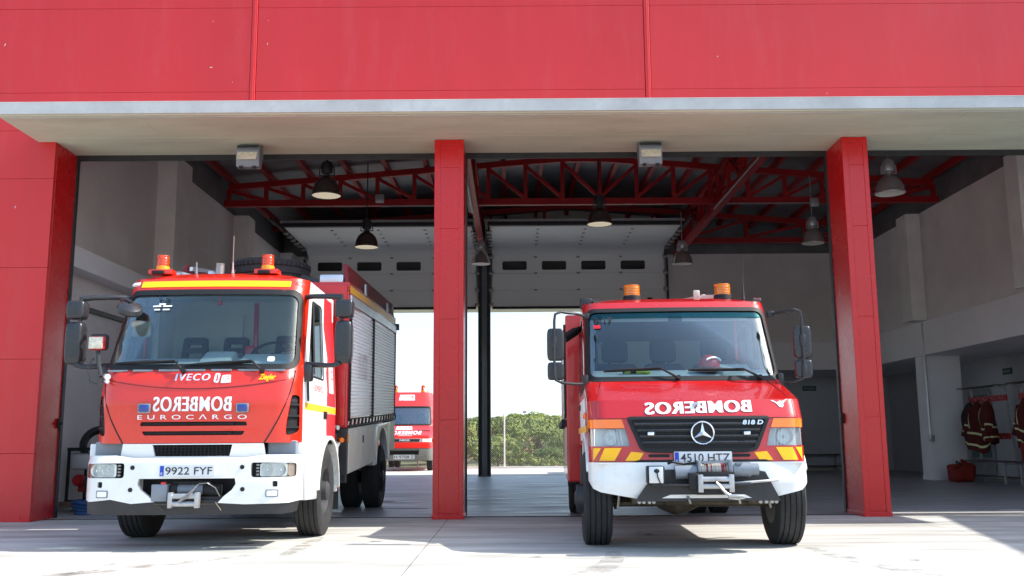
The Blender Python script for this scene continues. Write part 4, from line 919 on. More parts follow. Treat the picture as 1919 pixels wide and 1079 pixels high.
for x in (-.475, .475):
    b = MB(); b.box((x, LF(x, 1.34).y-.012, 1.335), (.125, .035, .095), .012); st = b.build('strobe_lamp', 'steel', CAB)
    b = MB(); b.box((x, LF(x, 1.34).y-.035, 1.335), (.10, .03, .072), .015); b.build('blue_lens', 'blue', st)
for s in (1, -1):
    b = MB(); b.panel([(s*u, v) for u, v in ventR], off(LF, .05), th=.01, us=UC, vs=VC); 
    for z in (1.15, 1.26, 1.37): b.bar(LF(s*.875, z)+Vector((0, .02, 0)), LF(s*.985, z)+Vector((0, .0, 0)), .012, .02)
    b.build('corner_vent', 'black', CAB, smooth=0)
b = MB()
for z0, z1 in ((1.15, 1.22), (1.06, 1.13)): b.box((0, LF(0, 1.1).y+.055, (z0+z1)/2), (1.1, .02, z1-z0+.03))
b.box((0, LF(0, 1.1).y+.035, 1.185), (.78, .02, .028), .004); b.box((0, LF(0, 1.1).y+.035, 1.095), (.74, .02, .026), .004); b.build('grille_slot', 'black', CAB, smooth=0)
# strip between cab and bumper
b = MB(); b.panel([(-.70, .86), (.70, .86), (.68, .995), (-.68, .995)], off(LF, .0), [[(-.36, .875), (.36, .875), (.385, .985), (-.385, .985)]], .03, UC, [.9, .95]); b.build('cab_apron', 'white', L)
b = MB(); b.box((0, .19, .93), (.8, .01, .14))
for k in range(21): b.box((-.38+.038*k, .165, .93), (.007, .02, .12))
for z in (.90, .93, .96): b.box((0, .165, z), (.78, .02, .007))
b.build('radiator_grille', 'black', L, smooth=0)
for s in (-1, 1):
    b = MB(); b.box((s*.84, .30, .94), (.28, .12, .16), .01); b.build('step_well', 'wgrey', L, smooth=0)
# bumper
BW = [(0, 1.045), (2, 1.045)]
BF = front_fn([(.3, .02), (.42, .0), (.62, -.005), (.82, .0), (.88, .035)], BW, .05, .26)
bo = [(-1.04, .47), (-.95, .452), (-.72, .475), (-.52, .435), (-.30, .452), (-.355, .505), (-.43, .56), (-.465, .615), (-.455, .668), (.455, .668), (.465, .615), (.43, .56), (.36, .505), (.30, .44), (.55, .425), (.95, .432), (1.04, .452), (1.04, .845), (1.01, .885), (.72, .888), (.55, .862), (-.55, .862), (-.72, .888), (-1.01, .885), (-1.04, .845)]
hlR = rquad([(.60, .675), (1.005, .675), (1.005, .81), (.60, .815)], .03, 4); hlL = [(-u, v) for u, v in hlR][::-1]
sqR = rrect(.805, .585, .855, .64, .012); sqL = [(-u, v) for u, v in sqR][::-1]
BU = cuts(1.045, .26)
b = MB(); b.panel(bo, BF, [hlL, hlR, sqL, sqR], .05, BU, [.48, .52, .58, .62, .66, .7, .75, .8, .82, .85, .88]); BP = b.build('bumper', 'white', L, smooth=40)
b = MB(); b.panel([(-1.0, .335), (-.9, .33), (.9, .33), (1.0, .345), (1.02, .46), (-1.02, .47)], off(BF, .02), th=.06, us=BU, vs=[.4]); b.box((0, .22, .48), (1.1, .3, .03)); b.box((0, .4, .56), (1.1, .02, .26)); b.build('lower_lip', 'blacksteel', BP, smooth=35)
for s in (-1, 1):
    b = MB(); hx = lambda u, v: BF(s*u, v)
    b.panel(rquad([(.59, .668), (1.012, .668), (1.012, .82), (.59, .82)], .03), lambda u, v: hx(u, v)+Vector((0, .09, 0)), th=.01, us=[abs(c) for c in BU if c < 0]); hl = b.build('headlight', 'black', BP)
    b = MB(); b.panel(rrect(.685, .682, .93, .806, .02), lambda u, v: hx(u, v)+Vector((0, .018, 0)), th=.02, us=[.75, .8, .84, .88, .91])
    for xx in (.755, .875): b.rev([(.056, -.012), (.052, .01), (.03, .03), (.012, .036), (.001, .036)], hx(xx, .744)+Vector((0, .013, 0)), (0, 1, 0), 20, cap=False); b.ball(hx(xx, .744)+Vector((0, .018, 0)), .016, 10)
    b.build('reflector', 'lampwhite', hl, smooth=50)
    b = MB()
    for k in range(4): b.box(hx(.66, .70+.03*k)+Vector((0, .04, 0)), (.03, .03, .018), .004)
    b.build('lamp_clip', 'steel', hl)
    b = MB(); b.panel(rrect(.936, .682, .998, .806, .02), lambda u, v: hx(u, v)+Vector((0, .03, 0)), th=.01, us=[.96, .98, .99]); b.build('indicator', 'pind', hl)
    b = MB(); b.panel(rquad([(.695, .678), (1.004, .678), (1.004, .81), (.695, .81)], .025), lambda u, v: hx(u, v)+Vector((0, .004, 0)), th=.004, us=[abs(c) for c in BU if c < 0], vs=[.74]); b.build('headlight_lens', 'lens', hl)
    b = MB(); b.box(hx(.83, .612)+Vector((0, .05, 0)), (.07, .03, .08)); b.build('tow_socket', 'black', BP)
    b = MB(); b.panel(rrect(.745, .49, .865, .56, .012), lambda u, v: hx(u, v)+Vector((0, -.004, 0)), th=.012, us=[.78, .82, .85]); fg = b.build('fog_light', 'wgrey', BP)
    b = MB(); b.panel(rrect(.757, .5, .853, .55, .01), lambda u, v: hx(u, v)+Vector((0, -.007, 0)), th=.006, us=[.78, .82, .85]); b.build('fog_lens', 'silver', fg)
    for xx, z in ((.52, .772), (.53, .565)):
        b = MB(); b.cyl(hx(xx, z)+Vector((0, -.006, 0)), hx(xx, z)+Vector((0, .01, 0)), .021, n=16); b.build('bumper_plug', 'black', BP)
    b = MB(); b.panel(rrect(.32 if s < 0 else .255, .70, .42 if s < 0 else .355, .79, .008), lambda u, v: hx(u, v)+Vector((0, -.003, 0)), th=.003); b.build('cover_plate', 'white', BP, smooth=0)
plate(L, '9922 FYF', off(BF, -.004), -.255, .688, .52, .105, split=True)
# winch in the bumper mouth
t = L
b = MB(); b.cyl((-.10, .1, .56), (.14, .1, .56), .052, n=20)
for k in range(14): b.cyl((-.095+.017*k, .1, .56), (-.088+.017*k, .1, .56), .056, n=20)
WN = b.build('winch', 'wgrey', L)
b = MB(); b.cyl((.15, .1, .56), (.30, .1, .55), .062, n=20); b.cyl((-.16, .1, .57), (-.10, .1, .57), .06, n=20); b.box((.02, .12, .625), (.34, .1, .02)); b.build('winch_motor', 'black', WN)
b = MB(); b.box((-.255, .05, .535), (.15, .1, .16), .008); b.build('control_box', 'wgrey', WN); 
b = MB(); b.box((-.22, .02, .625), (.05, .03, .025), .008); b.build('socket_cap', 'helmet', WN)
b = MB()
for z in (.505, .435): b.cyl((-.12, -.045, z), (.12, -.045, z), .026, n=16)
for x in (-.125, .125): b.box((x, -.045, .47), (.04, .07, .145), .006)
b.build('fairlead', 'hookmetal', WN)
b = MB(); b.tube([(.05, .03, .54), (.02, -.06, .5), (-.04, -.09, .455), (.06, -.09, .5), (.10, -.06, .585), (.12, 0, .62), (.2, 0, .625), (.27, .02, .58), (.31, .04, .5)], .0055, 6); b.tube([(-.04, -.09, .455), (.09, -.08, .565)], .009, 6); b.build('winch_cable', 'steel', WN)
b = MB(); b.tube([(-.30, .0, .445), (-.2, -.012, .37)], .006, 5); b.tube([(.28, 0, .445), (.34, -.01, .37)], .006, 5); b.b2((-.3, -.012, .425), (.28, .0, .435)); b.build('winch_tray', 'grease', WN, smooth=0)
# chassis, axles, wheels
b = MB(); b.b2((-.42, .35, .52), (.42, 7.9, .78)); b.b2((-.98, .45, .9), (.98, 2.25, .99)); b.b2((-.5, .5, .55), (.5, 1.9, 1.0)); b.cyl((-.95, 1.47, .47), (.95, 1.47, .47), .07); b.cyl((-.95, 5.95, .47), (.95, 5.95, .47), .09); b.ball((0, 5.95, .47), .2); b.b2((-1.05, 3.0, .55), (-.45, 4.9, .95)); b.b2((-1.0, 2.35, .6), (1.0, 2.5, 1.1))
b.build('chassis', 'blacksteel', L, smooth=0)
for s in (1, -1):
    w_ = wheel(L, s*.93, 1.47, .475, .28, s, rimcol='rim', hub=.10)
    wheel(L, s*.99, 5.95, .475, .27, s, rimcol='blacksteel'); wheel(L, s*.66, 5.95, .475, .27, -s, rimcol='blacksteel')
# cab interior
b = MB(); b.b2((-.95, 2.2, 1.0), (.95, 2.27, 2.7)); b.b2((-.95, .5, 1.0), (.95, 2.2, 1.04)); b.b2((-.9, .85, 2.685), (.9, 2.25, 2.70)); b.b2((-.95, 1.58, 1.0), (-.9, 1.66, 2.7)); b.b2((.9, 1.58, 1.0), (.95, 1.66, 2.7)); b.b2((-.3, 2.14, 1.9), (-.1, 2.2, 2.5)); b.build('cab_lining', 'lining', L, smooth=0)
b = MB(); b.prism([(.36, 1.4), (.36, 1.66), (.46, 1.77), (.62, 1.83), (.86, 1.885), (.93, 1.85), (.95, 1.4)], 'x', -.9, .9, bev=.02); b.prism([(.5, 1.7), (.55, 1.83), (.84, 1.96), (.92, 1.93), (.95, 1.7)], 'x', -.12, .2, bev=.03); b.prism([(.5, 1.7), (.55, 1.82), (.84, 1.93), (.92, 1.90), (.95, 1.7)], 'x', .28, .82, bev=.03); b.build('dashboard', 'dash', L)
for x in (-.53, -.06): seat_(L, x, 1.35, 1.12, slots=True)
seat_(L, .52, 1.4, 1.14, slots=True)
steering(L, .52, 1.08, 1.90, .25)
b = MB(); b.tube([(.14, 1.7, 1.5), (.16, 1.75, 2.1), (.15, 1.78, 2.6)], .03); b.box((.12, 1.68, 1.95), (.12, .1, .3), .03); b.build('breathing_set', 'bodyred', L)
b = MB(); b.box((-.82, .98, 2.12), (.02, .06, .8), .01); b.tube([(.0, .82, 2.58), (.0, .84, 2.5)], .01); b.ball((0, .84, 2.47), .03); b.build('cab_fittings', 'bodyred', L)
gw = off(LF, -.002)
text('windshield_lettering', 'B-7', 'ink', gw, -.56, 2.435, .115, .058, CAB, mirror=True, bold=.012)
b = MB()
for x0, x1, z in ((-.54, -.47, 2.412), (-.60, -.515, 2.39), (-.495, -.40, 2.39), (-.58, -.52, 2.352), (-.49, -.42, 2.352)): b.panel([(x0, z), (x1, z), (x1, z+.016), (x0, z+.016)], gw, th=.001)
b.build('windshield_sticker', 'decal', CAB, smooth=0)
b = MB(); b.panel(rrect(.66, 1.80, .73, 1.85, .015), gw, th=.001, us=[.68, .7]); b.build('windshield_sticker', 'decal', CAB, smooth=0)
wiper(L, (-.86, 1.79), (-.21, 1.80), (-.13, 1.70), LF); wiper(L, (-.13, 1.765), (.54, 1.80), (.63, 1.70), LF)
b = MB()
for k, x in enumerate(frange(-.8, .75, 6)): b.box(LF(x, 1.708)+Vector((0, -.004, 0)), (.2, .02, .02), .004)
b.build('cowl_vent', 'wgrey', CAB, smooth=0)
# ramp mirror in front of the glass and search lamp on the pillar
b = MB(); b.tube([(-.93, .72, 2.45), (-.92, .52, 2.46), (-.82, .42, 2.45), (-.76, .38, 2.42)], .018); RM = b.build('ramp_mirror', 'glossblack', L)
b = MB(); b.rev([(.001, -.05), (.06, -.045), (.115, -.02), (.13, .02), (.12, .04)], (-.78, .40, 2.36), (-.35, .5, -.85), 24); b.build('mirror_housing', 'glossblack', RM)
b = MB(); b.box((-.70, .52, 2.16), (.2, .05, .17), .03, (radians(12), 0, radians(10))); b.build('mirror_glass', 'steel', RM)
b = MB(); b.box((-1.075, .36, 2.0), (.165, .06, .145), .03); SLp = b.build('search_lamp', 'bodyred', L)
b = MB(); b.box((-1.075, .325, 2.0), (.14, .02, .12), .03); b.build('lamp_lens', 'fg', SLp)
b = MB(); b.box((-1.075, .42, 2.015), (.17, .1, .165), .03); b.tube([(-1.07, .38, 1.92), (-1.05, .36, 1.8), (-1.0, .32, 1.66)], .022); b.tube([(-1.1, .36, 1.85), (-1.14, .32, 1.76), (-1.1, .3, 1.62), (-1.0, .24, 1.58)], .006, 5); b.build('lamp_bracket', 'blacksteel', SLp)
b = MB(); b.cyl((-.93, .25, 1.66), (-.86, .14, 1.645), .022, .03); b.cyl((-.90, .2, 1.61), (-.86, .14, 1.60), .02); b.build('washer_nozzle', 'alu', L)
# roof kit
for x in (-.675, .46):
    b = MB(); b.box((x, .98, 2.825), (.26, .16, .055), .012); b.box((x-.02, .89, 2.815), (.13, .03, .04), .008, mi=1); b.build('beacon_foot', ['lred', 'black'], L)
    beacon(L, x, .98, 2.835, .064, .115)
for x, h in ((-.325, .13), (.07, .42)):
    b = MB(); b.rev([(.02, 0), (.012, .03), (.009, .09), (.009, .12), (.003, .125), (.0025, h)], (x, 1.02, 2.82), (0, 0, 1), 8); b.bar((x-.0, 1.02, 2.85), (x+.03, 1.02, 2.85), .006); b.build('antenna', 'wgrey' if h < .2 else 'cable', L)
# rear body
HB = 1.10
b = MB(); b.b2((-HB, 2.55, 1.16), (HB, 7.75, 2.86), .02); b.b2((-HB, 2.55, 2.86), (HB, 7.75, 2.97), .012); b.b2((-HB+.02, 2.56, .62), (-.6, 2.7, 1.2)); b.b2((.7, 2.46, 1.2), (HB-.02, 2.56, 2.92), .008)
b.build('body', 'bodyred', L, smooth=0, xf=xL)
b = MB(); b.b2((HB-.16, 2.545, .6), (HB+.002, 2.66, 1.16), .006); b.b2((HB-.5, 2.62, .5), (HB-.02, 2.72, 1.1)); b.build('body_step', 'blacksteel', L, smooth=0, xf=xL)
b = MB(); b.cyl((.99, 2.56, 1.02), (1.06, 2.46, 1.02), .03); b.b2((HB+.002, 2.6, .98), (HB+.012, 2.66, 1.08)); b.build('side_marker', 'orangelens', L, xf=xL)
b = MB(); b.cyl((.93, 2.46, 1.17), (1.02, 2.40, 1.17), .028, n=12); b.build('hose_coupling', 'alu', L, xf=xL)
for s in (1, -1):
    for y0, y1 in ((2.70, 4.72), (4.86, 7.62)):
        b = MB(); n = 30; z0, z1 = 1.29, 2.66; P = []
        for k in range(n):
            za, zb = z0+(z1-z0)*k/n, z0+(z1-z0)*(k+1)/n; P += [(s*(HB-.004), za), (s*(HB+.008), za+.008), (s*(HB+.008), zb-.012), (s*(HB-.004), zb-.001)]
        vs = [(x, y, z) for x, z in P for y in (y0, y1)]; b.add(vs, [(2*i, 2*i+1, 2*i+3, 2*i+2) for i in range(len(P)-1)])
        sh_ = b.build('roller_shutter', 'shutter', L, smooth=0, xf=xL)
        if s > 0 and y0 < 3: text('shutter_number', '112', 'fadedpink', lambda u, v: Vector((HB+.0105, u, v)), 3.45, 1.78, .75, .34, sh_, bold=.02, xf=xL)
        b = MB(); b.b2((s*HB, y0-.06, 1.24), (s*(HB+.02), y0-.005, 2.72), .004); b.b2((s*HB, y1+.005, 1.24), (s*(HB+.02), y1+.05, 2.72), .004); b.build('shutter_rail', 'black', L, smooth=0, xf=xL)
    b = MB(); b.b2((s*HB, 2.6, 2.69), (s*(HB+.025), 7.7, 2.81), .004); b.build('awning_rail', 'alu', L, smooth=0, xf=xL)
    b = MB(); b.panel([(2.6, 2.84), (7.7, 2.84), (7.7, 2.93), (2.6, 2.93)], lambda u, v: (s*(HB+.003), u, v), th=.002, back=(-s, 0, 0)); b.build('yellow_stripe', 'yellow', L, smooth=0, xf=xL)
    b = MB(); b.panel([(2.6, 2.97), (7.7, 2.97), (7.7, 3.22), (2.75, 3.22)], lambda u, v: (s*(HB-.02-(v-2.97)*.2), u, v), th=.05, back=(-s, 0, 0)); fl_ = b.build('roof_flap', 'darkred', L, smooth=0, xf=xL)
    b = MB()
    for y in (3.9, 6.4): b.box((s*(HB+.005), y, 3.02), (.03, .12, .16), .01)
    b.build('latch', 'galv', fl_, xf=xL)
    b = MB(); b.b2((s*(HB-.1), 2.6, 1.17), (s*(HB+.03), 7.7, 1.19)); b.b2((s*(HB-.1), 2.6, 1.26), (s*(HB+.03), 7.7, 1.275))
    for y in frange(2.65, 7.65, 15): b.bar((s*(HB+.02), y, 1.18), (s*(HB+.02), y+.06, 1.27), .02)
    b.b2((s*(HB-.1), 2.62, 1.19), (s*(HB-.06), 7.7, 1.27)); b.build('folding_step', 'black', L, smooth=0, xf=xL)
    b = MB(); b.b2((s*(HB-.12), 2.68, .60), (s*(HB+.006), 5.05, 1.155), .01); b.build('locker_door', 'locker', L, smooth=0, xf=xL); b = MB(); b.b2((s*(HB-.12), 6.95, .66), (s*(HB+.006), 7.75, 1.155), .01); lk = b.build('locker_door', 'locker', L, smooth=0, xf=xL)
    b = MB(); b.box((s*(HB+.008), 3.9, .98), (.012, .06, .1), .004); b.build('latch', 'black', lk, xf=xL)
    b = MB(); cy = 5.95; b.prism([(5.06, .55), (5.06, 1.15), (6.94, 1.15), (6.94, .62)]+[(cy+.66*cos(t), .47+.6*sin(t)) for t in frange(radians(8), radians(172), 14)], 'x', s*(HB-.1), s*(HB+.02), bev=.008); b.build('rear_wheel_arch', 'white', L, xf=xL)
b = MB(); b.b2((-1.06, 7.4, 2.9), (1.06, 7.76, 3.2), .02); b.b2((.98, 7.70, 2.75), (1.16, 7.82, 2.86), .01); b.build('rear_light_bar', 'blacksteel', L, smooth=0, xf=xL)
b = MB(); c = (-.02, 3.1, 3.02); Rt, hw = .5, .15
b.rev([(.27, -hw), (.38, -hw*1.05), (.45, -hw), (.495, -hw*.8), (.5, -hw*.4), (.485, -hw*.38), (.485, -hw*.28), (.5, -hw*.26), (.5, hw*.26), (.485, hw*.28), (.485, hw*.38), (.5, hw*.4), (.495, hw*.8), (.45, hw), (.38, hw*1.05), (.27, hw), (.27, -hw)], (c[0], c[1], c[2]+hw), (0, 0, 1), 56, cap=False)
for k in range(48):
    a = 2*pi*k/48; b.box((c[0]+.497*cos(a), c[1]+.497*sin(a), c[2]+hw*1.55), (.03, .018, .06), 0, (0, 0, a)); b.box((c[0]+.497*cos(a+.06), c[1]+.497*sin(a+.06), c[2]+hw*.45), (.03, .018, .06), 0, (0, 0, a))
b.build('spare_tyre', 'rubber', L)
b = MB(); b.tube([(-.51, 2.4, 2.3), (-.50, 2.42, 2.7), (-.48, 2.42, 3.18)], .055, 16); b.rev([(.056, 0), (.058, .02), (.044, .02), (.044, -.2)], (-.4795, 2.42, 3.17), (.04, 0, 1), 16, cap=False); b.build('exhaust_stack', 'steel', L)
b = MB()
for x in (-.98, -.58): b.bar((x, 2.6, 3.02), (x, 7.0, 3.1), .05, .09)
for k in range(10): b.cyl((-.98, 2.7+.45*k, 3.05), (-.58, 2.7+.45*k, 3.05), .018, n=8)
b.bar((-.98, 2.55, 2.98), (-.58, 2.55, 2.98), .03); b.bar((-1.0, 2.56, 3.10), (-.62, 2.56, 3.0), .03)
for x in (-1.03, -.57): b.rev([(.03, -.03), (.06, -.03), (.06, .03), (.03, .03)], (x, 2.55, 3.06), (1, 0, 0), 16)
b.bar((-.9, 2.6, 3.16), (-.5, 3.4, 3.2), .05); b.box((-.64, 2.62, 3.05), (.08, .1, .16), .01, mi=0)
b.build('roof_ladder', 'alu', L)
b = MB(); b.box((.86, 2.68, 3.02), (.3, .16, .13), .02); b.bar((.75, 2.7, 2.93), (1.0, 2.7, 2.93), .03); b.bar((.98, 2.6, 2.6), (.98, 2.6, 3.0), .04); b.build('scene_lamp', 'alu', L)
b = MB(); b.box((.6, 2.72, 3.0), (.3, .2, .12), .03, (0, .3, 0)); b.build('lamp_cover', 'blacksteel', L)
# ------------------------------------------------------------------ right fire engine
R = thing('fire_engine', 'crimson snub nosed fire engine with black grille and winch, parked in the middle bay', 'fire engine', (1.69, 8.80, 0), radians(-2.1))
WR = [(.45, .99), (1.2, 1.0), (1.45, 1.0), (1.58, .998), (2.47, .98)]
TR = [(.45, .03), (.80, .05), (.94, .06), (1.19, .085), (1.22, .10), (1.37, .185), (1.56, .80), (1.60, .86), (2.37, 1.36), (2.47, 1.44)]
RF = front_fn(TR, WR, .075, .16); rw = lambda z: lerp_tab(WR, z)
UR = cuts(.98, .16)+[-.995, .995]; VR = [.85, .9, .94, 1.0, 1.07, 1.13, 1.19, 1.22, 1.25, 1.28, 1.32, 1.37, 1.4, 1.45, 1.5, 1.56, 1.58, 1.6, 1.68, 1.78, 1.88, 1.98, 2.08, 2.18, 2.28, 2.37, 2.42]
wsR = rquad([(-.972, 1.60), (.972, 1.60), (.945, 2.385), (-.945, 2.385)], .10, 6)
shellR = [(-.99, .80), (.99, .80), (1.0, 1.2), (1.0, 1.45), (.998, 1.58), (.98, 2.47), (-.98, 2.47), (-.998, 1.58), (-1.0, 1.45), (-1.0, 1.2)]
hdR = [(.62, .945), (.992, .945), (.996, 1.105), (.66, 1.105)]; hdL = [(-u, v) for u, v in hdR][::-1]
inR = [(.665, 1.11), (.996, 1.11), (.998, 1.19), (.695, 1.19)]; inL = [(-u, v) for u, v in inR][::-1]
b = MB(); b.panel(shellR, RF, [wsR, hdR, hdL], .025, UR, VR)
def roofR(u, v):
    x = (2*u-1)*.98; y0 = RF(x, 2.47).y; y = y0+(3.05-y0)*v; s = sin(min(1, v/.22)*pi/2)
    return (x, y, 2.47+(.075*s)*(1-abs(x/.982)**6))
b.grid(33, 20, roofR); CR = b.build('cab', 'rred', R, smooth=36)
b = MB(); b.panel(wsR, off(RF, .012), th=.005, us=UR, vs=VR); b.build('windshield', 'glass', CR, smooth=60)
b = MB(); b.panel(rquad([(-.955, 2.28), (.955, 2.28), (.945, 2.375), (-.945, 2.375)], .03), off(RF, .009), th=.001, us=UR, vs=VR); b.build('sun_band', 'tint', CR, smooth=60)
b = MB(); b.panel(rquad([(-.988, 1.585), (.988, 1.585), (.962, 2.40), (-.962, 2.40)], .11, 6), off(RF, -.006), [rquad([(-.945, 1.635), (.945, 1.635), (.92, 2.355), (-.92, 2.355)], .09, 6)], .016, UR, VR); b.build('windshield_seal', 'black', CR, smooth=40)
for s in (1, -1):
    YS = lambda z: RF(rw(z), z).y
    zz = [.94, 1.19, 1.25, 1.36, 1.45, 1.56, 1.6, 1.8, 2.0, 2.2, 2.37, 2.47]
    out = [(YS(.95), .80)]+[(YS(z), z) for z in zz]+[(3.05, 2.47), (3.05, .95), (1.72, .95)]+[(.83+.6*cos(t), .43+.58*sin(t)) for t in frange(radians(35), radians(140), 8)]
    win = rquad([(1.32, 1.52), (2.15, 1.52), (2.15, 2.28), (1.72, 2.28)], .06); win2 = rrect(2.3, 1.55, 2.9, 2.28, .06)
    b = MB(); b.panel(out[::-1], lambda u, v: (s*(rw(v)-.001), u, v), [win, win2], .02, [], zz, back=(-s, 0, 0)); d = b.build('door', 'rred', R, smooth=30)
    for wv in (win, win2):
        b = MB(); b.panel(wv, lambda u, v: (s*(rw(v)-.012), u, v), th=.004, back=(-s, 0, 0)); b.build('window_glass', 'sideglass', d, smooth=0)
    b = MB(); b.panel(rquad([(1.29, 1.49), (2.18, 1.49), (2.18, 2.31), (1.70, 2.31)], .07), lambda u, v: (s*(rw(v)+.003), u, v), [win], .006, back=(-s, 0, 0)); b.build('window_seal', 'black', d, smooth=0)
    sf = lambda u, v: (s*(rw(v)+.0035), u, v)
    b = MB(); b.panel([(1.0, 1.0), (2.2, 1.0), (2.2, 1.42), (.85, 1.42), (.62, 1.3)], sf, th=.002, vs=[1.2], back=(-s, 0, 0)); b.build('white_graphic', 'decal', d, smooth=0)
    b = MB(); b.panel([(.5, 1.08), (2.9, 1.08), (2.9, 1.14), (.5, 1.14)], lambda u, v: Vector(sf(u, v))+Vector((s*.002, 0, 0)), th=.002, back=(-s, 0, 0)); b.build('yellow_stripe', 'yellow', d, smooth=0)
    b = MB(); b.box((s*1.006, 2.05, 1.36), (.025, .16, .06), .01); b.build('handle', 'black', d)
    b = MB(); b.box((s*1.012, .62, 1.235), (.03, .12, .06), .01); b.build('side_repeater', 'orangelens', d)
    b = MB(); b.prism([(.83+.60*cos(t), .43+.58*sin(t)) for t in frange(radians(5), radians(152), 18)]+[(.83+.65*cos(t), .43+.64*sin(t)) for t in frange(radians(152), radians(5), 18)], 'x', s*.95, s*1.02, bev=.012); b.build('wheel_arch', 'white', R, smooth=40)
    # mirrors on a tube frame
    xm = -1.285 if s < 0 else 1.20
    b = MB(); xt = xm-(.0 if s < 0 else .02)
    b.tube([(s*.95, 1.20, 2.285), (s*1.05, 1.0, 2.29), (xt-s*.06, .86, 2.295), (xt, .84, 2.27), (xt+s*.01, .84, 2.2), (xt+s*.015, .84, 1.68), (xt, .84, 1.60), (xt-s*.06, .86, 1.575), (s*1.08, .92, 1.565), (s*1.0, .98, 1.57)], .014, 8)
    b.box((xt+s*.015, .85, 1.98), (.06, .03, .12), .01); b.box((xt+s*.015, .85, 1.68), (.05, .03, .12), .01); b.box((s*.985, .99, 1.58), (.06, .06, .16), .01); b.box((s*.96, 1.18, 2.29), (.07, .08, .06), .01); b.cyl((s*1.12, 1.0, 2.30), (s*1.2, .98, 2.31), .018)
    mi = b.build('mirror', 'blacksteel', R)
    for z0, z1, wd in ((1.80, 2.13, .175), (1.605, 1.785, .17)):
        b = MB()
        def hs(u, v):
            e = lambda q, k=.36: copysign(abs(q)**k, q)
            p = pi*v; a = 2*pi*u; return (xm+wd/2*e(cos(a))*e(sin(p), .3), .90+.045*e(sin(a))*e(sin(p), .3), (z0+z1)/2-(z1-z0)/2*e(cos(p), .4))
        b.grid(36, 18, hs, wu=True); b.build('mirror_housing', 'glossblack', mi, smooth=70)
        b = MB(); b.panel(rrect(xm-wd*.42, z0+.02, xm+wd*.42, z1-.02, .03), lambda u, v: (u, .947, v), th=.004); b.build('mirror_glass', 'chrome', mi, smooth=0)
# headlights, indicators, grille
for s in (1, -1):
    H = [(s*u, v) for u, v in hdR]
    hx = lambda u, v: RF(u, v)
    b = MB(); b.panel(H if s > 0 else H[::-1], off(RF, .07), th=.01, us=UR, vs=[1.0, 1.05]); hl = b.build('headlight', 'lampwhite', R, smooth=50)
    b = MB()
    for xx, r in ((.80, .075),): b.rev([(r, -.02), (r*.92, .0), (r*.6, .025), (r*.2, .035), (.001, .036)], RF(s*xx, 1.025)+Vector((0, .055, 0)), (0, 1, 0), 24, cap=False); b.ball(RF(s*xx, 1.025)+Vector((0, .06, 0)), .018, 10)
    b.build('reflector', 'lampwhite', hl, smooth=50)
    b = MB(); b.panel(H if s > 0 else H[::-1], off(RF, -.004), th=.006, us=UR, vs=[1.0, 1.05]); b.build('headlight_lens', 'lens', hl)
    b = MB(); q = [(s*.945, .95), (s*.94, 1.10)]; b.tube([RF(*q[0])+Vector((0, -.005, 0)), RF(*q[1])+Vector((0, -.005, 0))], .006, 5)
    for k in range(4): b.tube([RF(s*(.69+.03*k), .95)+Vector((0, .004, 0)), RF(s*(.71+.03*k), 1.1)+Vector((0, .004, 0))], .002, 4)
    b.build('lens_rib', 'chrome', hl)
    I = [(s*u, v) for u, v in inR]
    b = MB(); b.panel(I if s > 0 else I[::-1], off(RF, -.008), th=.02, us=UR, vs=[1.15]); b.build('indicator', 'orangelens', R)
gp = rquad([(-.655, 1.215), (.665, 1.215), (.525, .90), (.42, .885), (-.42, .885), (-.525, .90)], .05, 5)
gin = rquad([(-.61, 1.185), (.62, 1.185), (.495, .925), (-.495, .925)], .03, 4)
b = MB(); b.panel(gp, off(RF, -.03), [gin], .05, UR, [.95, 1.0, 1.05, 1.1, 1.15]); b.panel(gp, off(RF, -.012), th=.008, us=UR, vs=[1.0, 1.1])
GR = b.build('grille', 'black', R, smooth=40)
b = MB()
for k, z in enumerate((1.145, 1.09, 1.035, .98)):
    w_ = .60-.11*(1.19-z)/.27+.0
    b.tube([RF(u, z)+Vector((0, -.036, 0)) for u in frange(-w_, w_, 10)], .011, 8)
    b.panel([(-w_, z-.016), (w_, z-.016), (w_, z+.004), (-w_, z+.004)], off(RF, -.03), th=.03, us=frange(-w_, w_, 8)[1:-1])
b.build('grille_bar', 'glossblack', GR, smooth=50)
b = MB(); 
for s, x0 in ((1, .36), (-1, .36)): b.box((s*.43, RF(.43, 1.06).y-.03, 1.058), (.085, .03, .05), .008)
st = b.build('strobe_lamp', 'black', GR)
b = MB()
for s in (1, -1): b.box((s*.435, RF(.43, 1.06).y-.05, 1.058), (.06, .012, .032), .006)
b.build('strobe_lens', 'chrome', st)
text('badge_lettering', '818 D', 'chrome', off(RF, -.048), .40, 1.135, .19, .042, GR, bold=.03, shear=.15)
# three-pointed star in a ring
c = Vector((.03, RF(0, 1.06).y-.06, 1.062)); r = .10
b = MB(); b.tube([c+Vector((r*cos(t), 0, r*sin(t))) for t in frange(0, 2*pi, 40)[:-1]], .0085, 8, closed=True)
for k in range(3):
    a = pi/2+2*pi*k/3; d = Vector((cos(a), 0, sin(a))); n = Vector((-sin(a), 0, cos(a)))
    tip = c+d*r*.98; bl, br = c+(d*.35+n*.6)*.03, c+(d*.35-n*.6)*.03; top = c+Vector((0, -.012, 0)); bt = c+Vector((0, .006, 0))
    b.add([tip, bl, br, top, bt], [(0, 1, 3), (0, 3, 2), (0, 4, 1), (0, 2, 4), (1, 4, 3), (2, 3, 4)])
b.build('star_badge', 'chrome', GR, smooth=20)
b = MB(); b.cyl(c+Vector((0, .012, 0)), c+Vector((0, .03, 0)), r*.98, n=32); b.build('badge_disc', 'black', GR)
